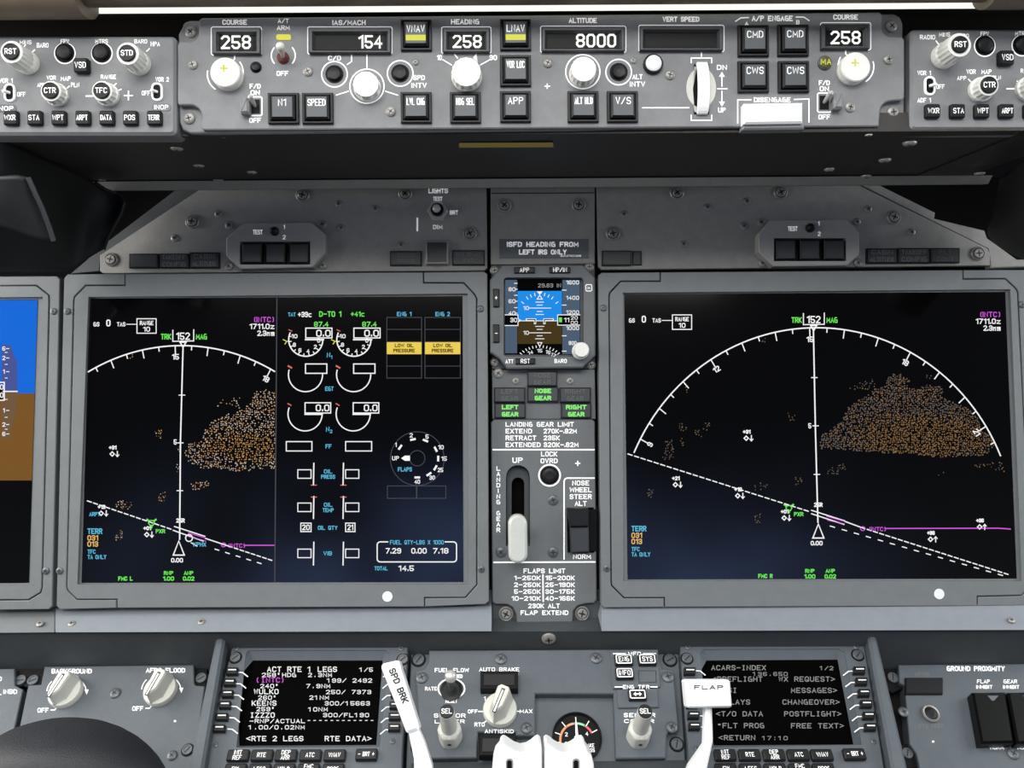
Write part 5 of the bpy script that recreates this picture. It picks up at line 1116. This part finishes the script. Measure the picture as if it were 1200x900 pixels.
f = MB(T, at(T, 743, 790)); f.prism([(715, 761.5), (771, 761), (774, 805), (718.5, 807)], 0, .002, 'lower_grey', .0005); f.prism([(723, 808), (770, 806.5), (772, 828.5), (724.5, 829.5)], 0, .002, 'lower_grey', .0005)
f.text('MFD', 743.5, 766, 4.6, 'legend', .0021, w=15); f.line([(719, 766), (733, 766)], 1.2, .0021, 'legend'); f.line([(754, 766), (768, 766)], 1.2, .0021, 'legend')
f.text('ENG TFR', 745.5, 805, 4.6, 'legend', .0021, w=31); f.line([(721, 805), (729, 805)], 1.2, .0021, 'legend'); f.line([(762.5, 805), (770, 805)], 1.2, .0021, 'legend')
f.line([(748, 786), (768.5, 786), (769, 799.5), (749, 800)], .8, .0021, 'ink', True); f.part('key_plate', T)
for x, y, s_ in ((730.5, 775, 'ENG'), (758, 774.7, 'SYS'), (731.5, 791, 'INFO')): small_key(T, x, y, s_, 21, 13, 5, z=.002, border=True)
kb = small_key(T, 746.5, 816, '', 21, 12.5, 5, z=.002, border=True); q = T.sx(746, 816); qy = T.sy(746, 816)
m = MB(); m.strip([(-3 * q, 0), (3 * q, 0)], .7 * q, .0042, 'legend'); m.cap([[(-5 * q, 0), (-2 * q, -2.6 * qy), (-2 * q, 2.6 * qy)]], .00421, 'legend'); m.cap([[(2 * q, -2.6 * qy), (5 * q, 0), (2 * q, 2.6 * qy)]], .00421, 'legend'); m.part('arrow_legend', kb, 'white double arrow', loc=(0, 0, 0))
def dark_annun(x0, y0, x1, y1, ht):
    m = MB(T, at(T, (x0 + x1) / 2, (y0 + y1) / 2)); m.prism([(x0, y0), (x1, y0), (x1, y1), (x0, y1)], 0, ht, 'black', .0008); m.prism([(x0 + 4, y0 + 4), (x1 - 4, y0 + 4), (x1 - 4, y1 - 5), (x0 + 4, y1 - 5)], ht, ht + .0005, 'key_black', .0002)
    m.part('annunciator_light', T, 'unlit black annunciator block')
dark_annun(563, 786, 607, 808, .008); dark_annun(561, 861, 605, 886, .008)
toggle(T, 529, 809, 528, 790, .022, 3.6, 6.4, 'screw_dark', br=13, base='key_black', tipm='steel')
wing_knob(T, 586, 833, 20, -22, .023); tall_knob(T, 528, 864, 14, .046); tall_knob(T, 747.5, 864, 14, .046)
for x, y, r in ((587, 772.5, 7), (494.5, 794.5, 7), (617, 853.5, 7), (698.5, 771.5, 7), (782.5, 793.5, 7), (787, 852.5, 7)): screw(T, x, y, r, 'screw_dark')
for x, y in ((490.5, 773.5), (785, 773.5), (793, 872.5), (481 + 9, 876)): screw(T, x, y, 7, 'screw_dark', 'slot', z=-.008)
# brake pressure gauge
gx, gy = 676, 865; o = at(T, gx, gy, -.008); q = T.sx(gx, gy); r_ = 28.5 * q; m = MB()
m.lathe([(r_ * 1.03, 0), (r_ * 1.03, .003), (r_ * .99, .0036), (r_ * .96, .003), (r_ * .95, .001)], 'key_black', 44, capm='window_black'); gh = m.part('gauge', T, 'round black brake pressure gauge', loc=o)
m = MB(); ga = lambda a, k: (r_ * k * math.sin(R(a)), r_ * k * math.cos(R(a)) - r_ * .12)
for a0, a1, c in ((-120, -35, 'e_gauge_o'), (-35, -5, 'e_gauge_t'), (-5, 32, 'e_gauge_g'), (32, 62, 'e_gauge_r')): m.strip([ga(a0 + (a1 - a0) * i / 10, .70) for i in range(11)], r_ * .045, .0013, c)
for a in (-95, -70, -38, 0, 35, 64): m.strip([ga(a, .74), ga(a, .95)], r_ * .018, .00135, 'legend')
for a, s_ in ((-60, '2'), (-105, '1'), (0, '3'), (58, '4')):
    g, tw = glyphs(s_); x, y = ga(a, .5)
    if s_ != '3':
        for pl in g: m.strip([(x + (gx_ - tw / 2) * .00038, y + (gy_ - 3) * .00042) for gx_, gy_ in pl], .00022, .0014, 'legend')
for t_, yy, w_ in (('BRAKE', -.33, .0085), ('PRESS', -.52, .0085)):
    g, tw = glyphs(t_)
    for pl in g: m.strip([(r_ * .45 + (x - tw / 2) * w_ / tw, r_ * yy + (y - 3) * .0004) for x, y in pl], .0002, .0014, 'legend')
m.part('dial', gh, 'black dial with orange, green and red arc', loc=(0, 0, 0))
m = MB(); m.prism([(-r_ * .06, -r_ * .12), (r_ * .06, -r_ * .12), (r_ * .035, r_ * .56), (-r_ * .035, r_ * .56)], .0018, .0022, 'legend', px=False); m.lathe([(r_ * .12, .0014), (r_ * .12, .0024)], 'legend', 16, cy=-r_ * .05); m.part('needle', gh, 'white needle', loc=(0, 0, 0))

# ------------------------------------------------------------ side panels, set deeper
DW = -.018
def deep(name, label, pts, origin):
    T = Th(name, label, 'control panel', LP, *origin, w=DW); f = MB(T); f.prism(pts, -.012, 0, 'lower_grey', .0006); return T, f
T, f = deep('lighting_panel', 'dark grey panel with BACKGROUND and AFDS FLOOD pointer knobs', [(52, 781), (227, 779), (227.5, 800), (229, 803), (240, 804), (222, 930), (8, 930), (23, 851), (33, 803), (48, 802)], (135, 815))
x_ = lambda s, x, y, h, w, **k: f.text(s, x, y, h, 'legend', .0001, w=w, **k)
x_('BACKGROUND', 84, 786.5, 5.6, 47); x_('AFDS FLOOD', 194, 785.5, 5.6, 46); x_('OFF', 50.5, 832.3, 5.4, 13); x_('OFF', 161.5, 830.3, 5.4, 13)
for cx, cy in ((78, 811), (189, 809)):
    f.arc(cx, cy, 23, 19, 275, 310, 1.1, .0001, 'legend', 8); f.arc(cx, cy, 23, 19, 50, 85, 1.1, .0001, 'legend', 8); f.poly([(cx + 21, cy - 3), (cx + 26, cy - 3), (cx + 23.5, cy + 3)], .0001, 'legend')
    f.line([(cx - 18, cy + 21), (cx - 14, cy + 21), (cx - 11, cy + 17.5)], 1.2, .0001, 'legend')
f.poly(ell(205, 845, 1.4, 1.3, 10), .0001, 'legend'); f.part('faceplate', T)
m = MB(T); m.prism([(19, 783), (54, 783), (50, 806), (33, 806), (19.5, 801)], -.010, -.004, 'black', .0004); m.part('mounting_plate', T); m = MB(T); m.prism([(224, 782), (243, 782), (241, 808), (224, 806)], -.010, -.004, 'black', .0004); m.part('mounting_plate', T)
wing_knob(T, 78, 812, 19, -14, .018); wing_knob(T, 189, 810, 19, -14, .018)
screw(T, 135, 812.5, 6.5, 'screw_dark'); screw(T, 202, 885.5, 6, 'screw_dark')
for x, y in ((24.5, 797.5), (39, 797.5), (236, 795)): screw(T, x, y, 6.2, 'screw_dark', 'slot', z=-.004)
screw(T, 220, 879, 6, 'screw_dark', 'slot', z=0)
T, f = deep('lighting_panel', 'corner of a dark grey panel marked INBD at the left edge', [(-80, 784), (17, 783.5), (17.5, 803), (27, 808), (17, 853), (1, 930), (-100, 930)], (-20, 830))
f.text('INBD', 12, 810.5, 5.4, 'legend', .0001, w=16); f.text('D', 0, 795.5, 5.4, 'legend', .0001, w=4); f.line([(-4, 813), (1, 814)], 1.2, .0001, 'legend'); f.part('faceplate', T)

T, f = deep('ground_proximity_panel', 'dark grey panel headed GROUND PROXIMITY with black switch guards', [(1053, 779), (1290, 777), (1330, 930), (1084, 930), (1074, 883), (1066, 872), (1060, 803), (1054, 800)], (1140, 825))
x_('GROUND PROXIMITY', 1143.5, 783.5, 6, 68); f.text('GPWS', 1080.5, 790, 4.6, 'legend_dim', .0001, w=17); f.text('SYS TEST', 1091, 850.5, 4.8, 'legend_dim', .0001, w=29)
for x, a in ((1152.5, 'FLAP'), (1184, 'GEAR')): x_(a, x, 798.5, 4.6, 16 if a == 'GEAR' else 15); x_('INHIBIT', x + 1, 805, 4.4, 19)
x_('TERR', 1212, 798, 4.6, 15); x_('NORM', 1168.5, 876, 4.6, 16); x_('NORM', 1200.5, 876, 4.6, 16); f.poly(ell(1093.5, 869, 1.4, 1.3, 10), .0001, 'legend'); f.part('faceplate', T)
m = MB(T); m.prism([(1036, 784), (1054, 783), (1060, 806), (1046, 812), (1036, 806)], -.010, -.004, 'black', .0004); m.part('mounting_plate', T); m = MB(T); m.prism([(1052, 872), (1070, 872), (1078, 900), (1058, 900)], -.010, -.004, 'black', .0004); m.part('mounting_plate', T)
annun(T, 1061, 794, 1105, 813.5, [], ht=.002, m='key_black')
o = at(T, 1090, 837); q = T.sx(1090, 837); m = MB(); m.lathe([(10.2 * q, 0), (10.2 * q, .002), (9 * q, .0028), (7.6 * q, .0024), (7.4 * q, .0005)], 'screw_grey', 30, capm='black'); m.lathe([(6.6 * q, .0005), (6.5 * q, .0018), (4 * q, .0022)], 'key_black', 24); m.part('push_button', T, 'black button in a chrome ring', loc=o)
for i, (x0, x1) in enumerate(((1139.5, 1179), (1181, 1220))):
    cx = (x0 + x1) / 2; o = at(T, cx, 840); m = MB(T, o); m.prism([(x0, 811), (x1, 810.5), (x1 + 10, 870), (x0 + 11, 871)], 0, .010, 'guard_gloss', .0015)
    g_ = m.part('switch_guard', T, 'glossy black switch guard'); m = MB(T, o); m.prism([(x0 + 18, 815), (x0 + 31, 815), (x0 + 26, 821), (x0 + 23, 821)], .010, .0104, 'screw_dark', .0002); m.part('pointer', g_, loc=(0, 0, 0))
screw(T, 1187, 883.5, 7, 'screw_dark'); screw(T, 1058.5, 834.5, 6, 'screw_dark')
screw(T, 1046, 794.5, 6.2, 'screw_dark', 'slot', z=-.004); screw(T, 1063, 883, 6.2, 'screw_dark', 'slot', z=-.004)

# ------------------------------------------------------------ levers rising from the pedestal
pe = LP.o + LP.u * LP.uv(600, 893, -.004)[0] + LP.v * LP.uv(600, 893, -.004)[1] + LP.n * -.004
extrude_x('trim_7', [(pe.y, pe.z), (pe.y + .05, pe.z - .06), (pe.y + .05, .0), (pe.y - .55, 0), (pe.y - .55, pe.z)], W(484, 893, .59).x, W(806, 893, .59).x, 'dark_grey', None, 'structure')
QP = Plane(600, 870, .535, 30, 0)
def arcp(cx, cy, r, a0, a1, n=5): return [(cx + r * math.cos(R(a0 + (a1 - a0) * i / n)), cy + r * math.sin(R(a0 + (a1 - a0) * i / n))) for i in range(n + 1)]
T = Th('speed_brake_lever', 'white lever with black SPD BRK lettering, slanting beside the left keypad', 'lever', QP, 475, 900)
f = MB(T); f.prism([(447, 780), (449, 777.5), (464.5, 774), (467.5, 775.5), (470, 785), (491, 852), (490, 856), (479, 860), (475.5, 858), (462, 822), (446.5, 783)], -.007, .007, 'lever_white', .0022, back=True)
dx, dy = 475 - 459.5, 822.5 - 785
f.text('SPD BRK', 467.2, 803.5, 8.2, 'ink', .0071, w=43, ang=math.degrees(math.atan2(dy, dx)), th=.2); f.part('handle', T, 'white handle lettered SPD BRK')
f = MB(T); f.prism([(478, 856), (489, 852), (497, 870), (506, 897), (514, 990), (486, 990), (485, 890)], -.006, .004, 'lever_white', .0015, back=True); f.part('shaft', T)
T = Th('flap_lever', 'white lever whose square knob reads FLAP, in front of the right keypad', 'lever', QP, 830, 900)
f = MB(T)
kn = [(803.5, 800)] + arcp(807, 800, 4, 180, 270, 4) + arcp(853, 800, 4, 270, 360, 4) + arcp(855.5, 826.5, 3.5, 0, 90, 4) + arcp(810, 826.5, 4, 90, 180, 4)
P = clean([f.c(x, y, .012) for x, y in kn]); P = P if area2(P) > 0 else P[::-1]
lp_ = [(inset(P, .0016), -.006), (inset(P, .0005), -.004), (P, -.001), (P, .007), (inset(P, .0005), .0105), (inset(P, .0016), .0125)]
for (a, za), (c_, zc) in zip(lp_, lp_[1:]): f.wall(a, za, zc, 'lever_white', c_)
f.cap([lp_[-1][0]], .0125, 'lever_white'); f.cap([lp_[0][0][::-1]], -.006, 'lever_white')
f.text('FLAP', 830.5, 805.5, 5.2, 'ink', .0126, w=34, th=.21); f.part('knob', T, 'white block knob lettered FLAP')
f = MB(T); f.prism([(827.5, 822), (834.5, 822), (836, 868), (834, 878), (828, 905), (822, 990), (780, 990), (808, 898), (826, 872)], -.006, .003, 'lever_white', .0015, back=True); f.part('shaft', T)
VP = Plane(600, 880, .50, 20, 0)
for nm_, mir in (('left of the pair of', 0), ('right of the pair of', 1)):
    mx = (lambda x: x) if not mir else (lambda x: 1273.5 - x)
    T = Th('thrust_lever', nm_ + ' thick white thrust levers at the bottom edge', 'lever', VP, mx(608), 940, group='pair of thrust levers')
    f = MB(T); sil = [(577, 990), (576.5, 905), (577.5, 888), (580, 879), (585, 873), (586, 868.5), (588.5, 866), (592, 866.5), (597, 870), (603, 874), (610, 876.3), (617, 875), (623, 871.5), (628, 867), (632, 865.5), (634.8, 868), (635.5, 876), (635.5, 990)]
    sil = [(mx(x), y + (7 if y < 900 else 0)) for x, y in sil]; P = clean([f.c(x, y, .01) for x, y in sil]); P = P if area2(P) > 0 else P[::-1]
    lp_ = [(inset(P, .0016), -.016), (inset(P, .0005), -.0145), (P, -.012), (P, .0075), (inset(P, .0005), .0098), (inset(P, .0015), .011)]
    for (a, za), (c_, zc) in zip(lp_, lp_[1:]): f.wall(a, za, zc, 'lever_white', c_)
    f.cap([lp_[-1][0]], .011, 'lever_white'); f.part('handle', T, 'thick white scalloped handle')
    xs = 597 if not mir else 675
    f = MB(T); f.prism(rr(xs - 4.2, 889, xs + 4.2, 985, 3.5, 3), .0108, .0118, 'screw_grey', .0003, holes=[rr(xs - 2.8, 891, xs + 2.8, 983, 2.5, 3)]); f.poly(rr(xs - 3, 890.5, xs + 3, 984, 2.5, 3), .0112, 'black'); f.part('switch_slot', T, 'dark slot in the lever face')

# ------------------------------------------------------------ control yoke hub at the lower left corner
c = W(72, 948, .50); rx, ry, rz = 128 * .5 / F, .035, 100 * .5 / F
V = []; Fs = []; nu, nv = 40, 20; se = lambda t, e: math.copysign(abs(t) ** e, t)
for j in range(nv + 1):
    b_ = -math.pi / 2 + math.pi * j / nv
    for i in range(nu):
        a = 2 * math.pi * i / nu; V.append(c + Vector((rx * se(math.cos(b_), .8) * se(math.cos(a), .9), ry * se(math.cos(b_), .5) * se(math.sin(a), .9), rz * se(math.sin(b_), 1.0))))
for j in range(nv):
    for i in range(nu): Fs.append([j * nu + i, j * nu + (i + 1) % nu, (j + 1) * nu + (i + 1) % nu, (j + 1) * nu + i])
yk = bpy.data.objects.new('control_yoke', None); COL.objects.link(yk); yk.location = (c.x, c.y, 0); setprops(yk, 'dark rounded pad of a control yoke rising into the lower left corner', 'yoke')
bpy.context.view_layer.update()
world_obj('hub', V, Fs, 'yoke_dark', yk, 80)
m = MB(); m.tube([(0, 0, 0, .035), (0, 0, .3, .03), (0, 0, c.z - rz * .6, .028)], 'yoke_dark'); m.part('column', yk, loc=(0, 0, 0))
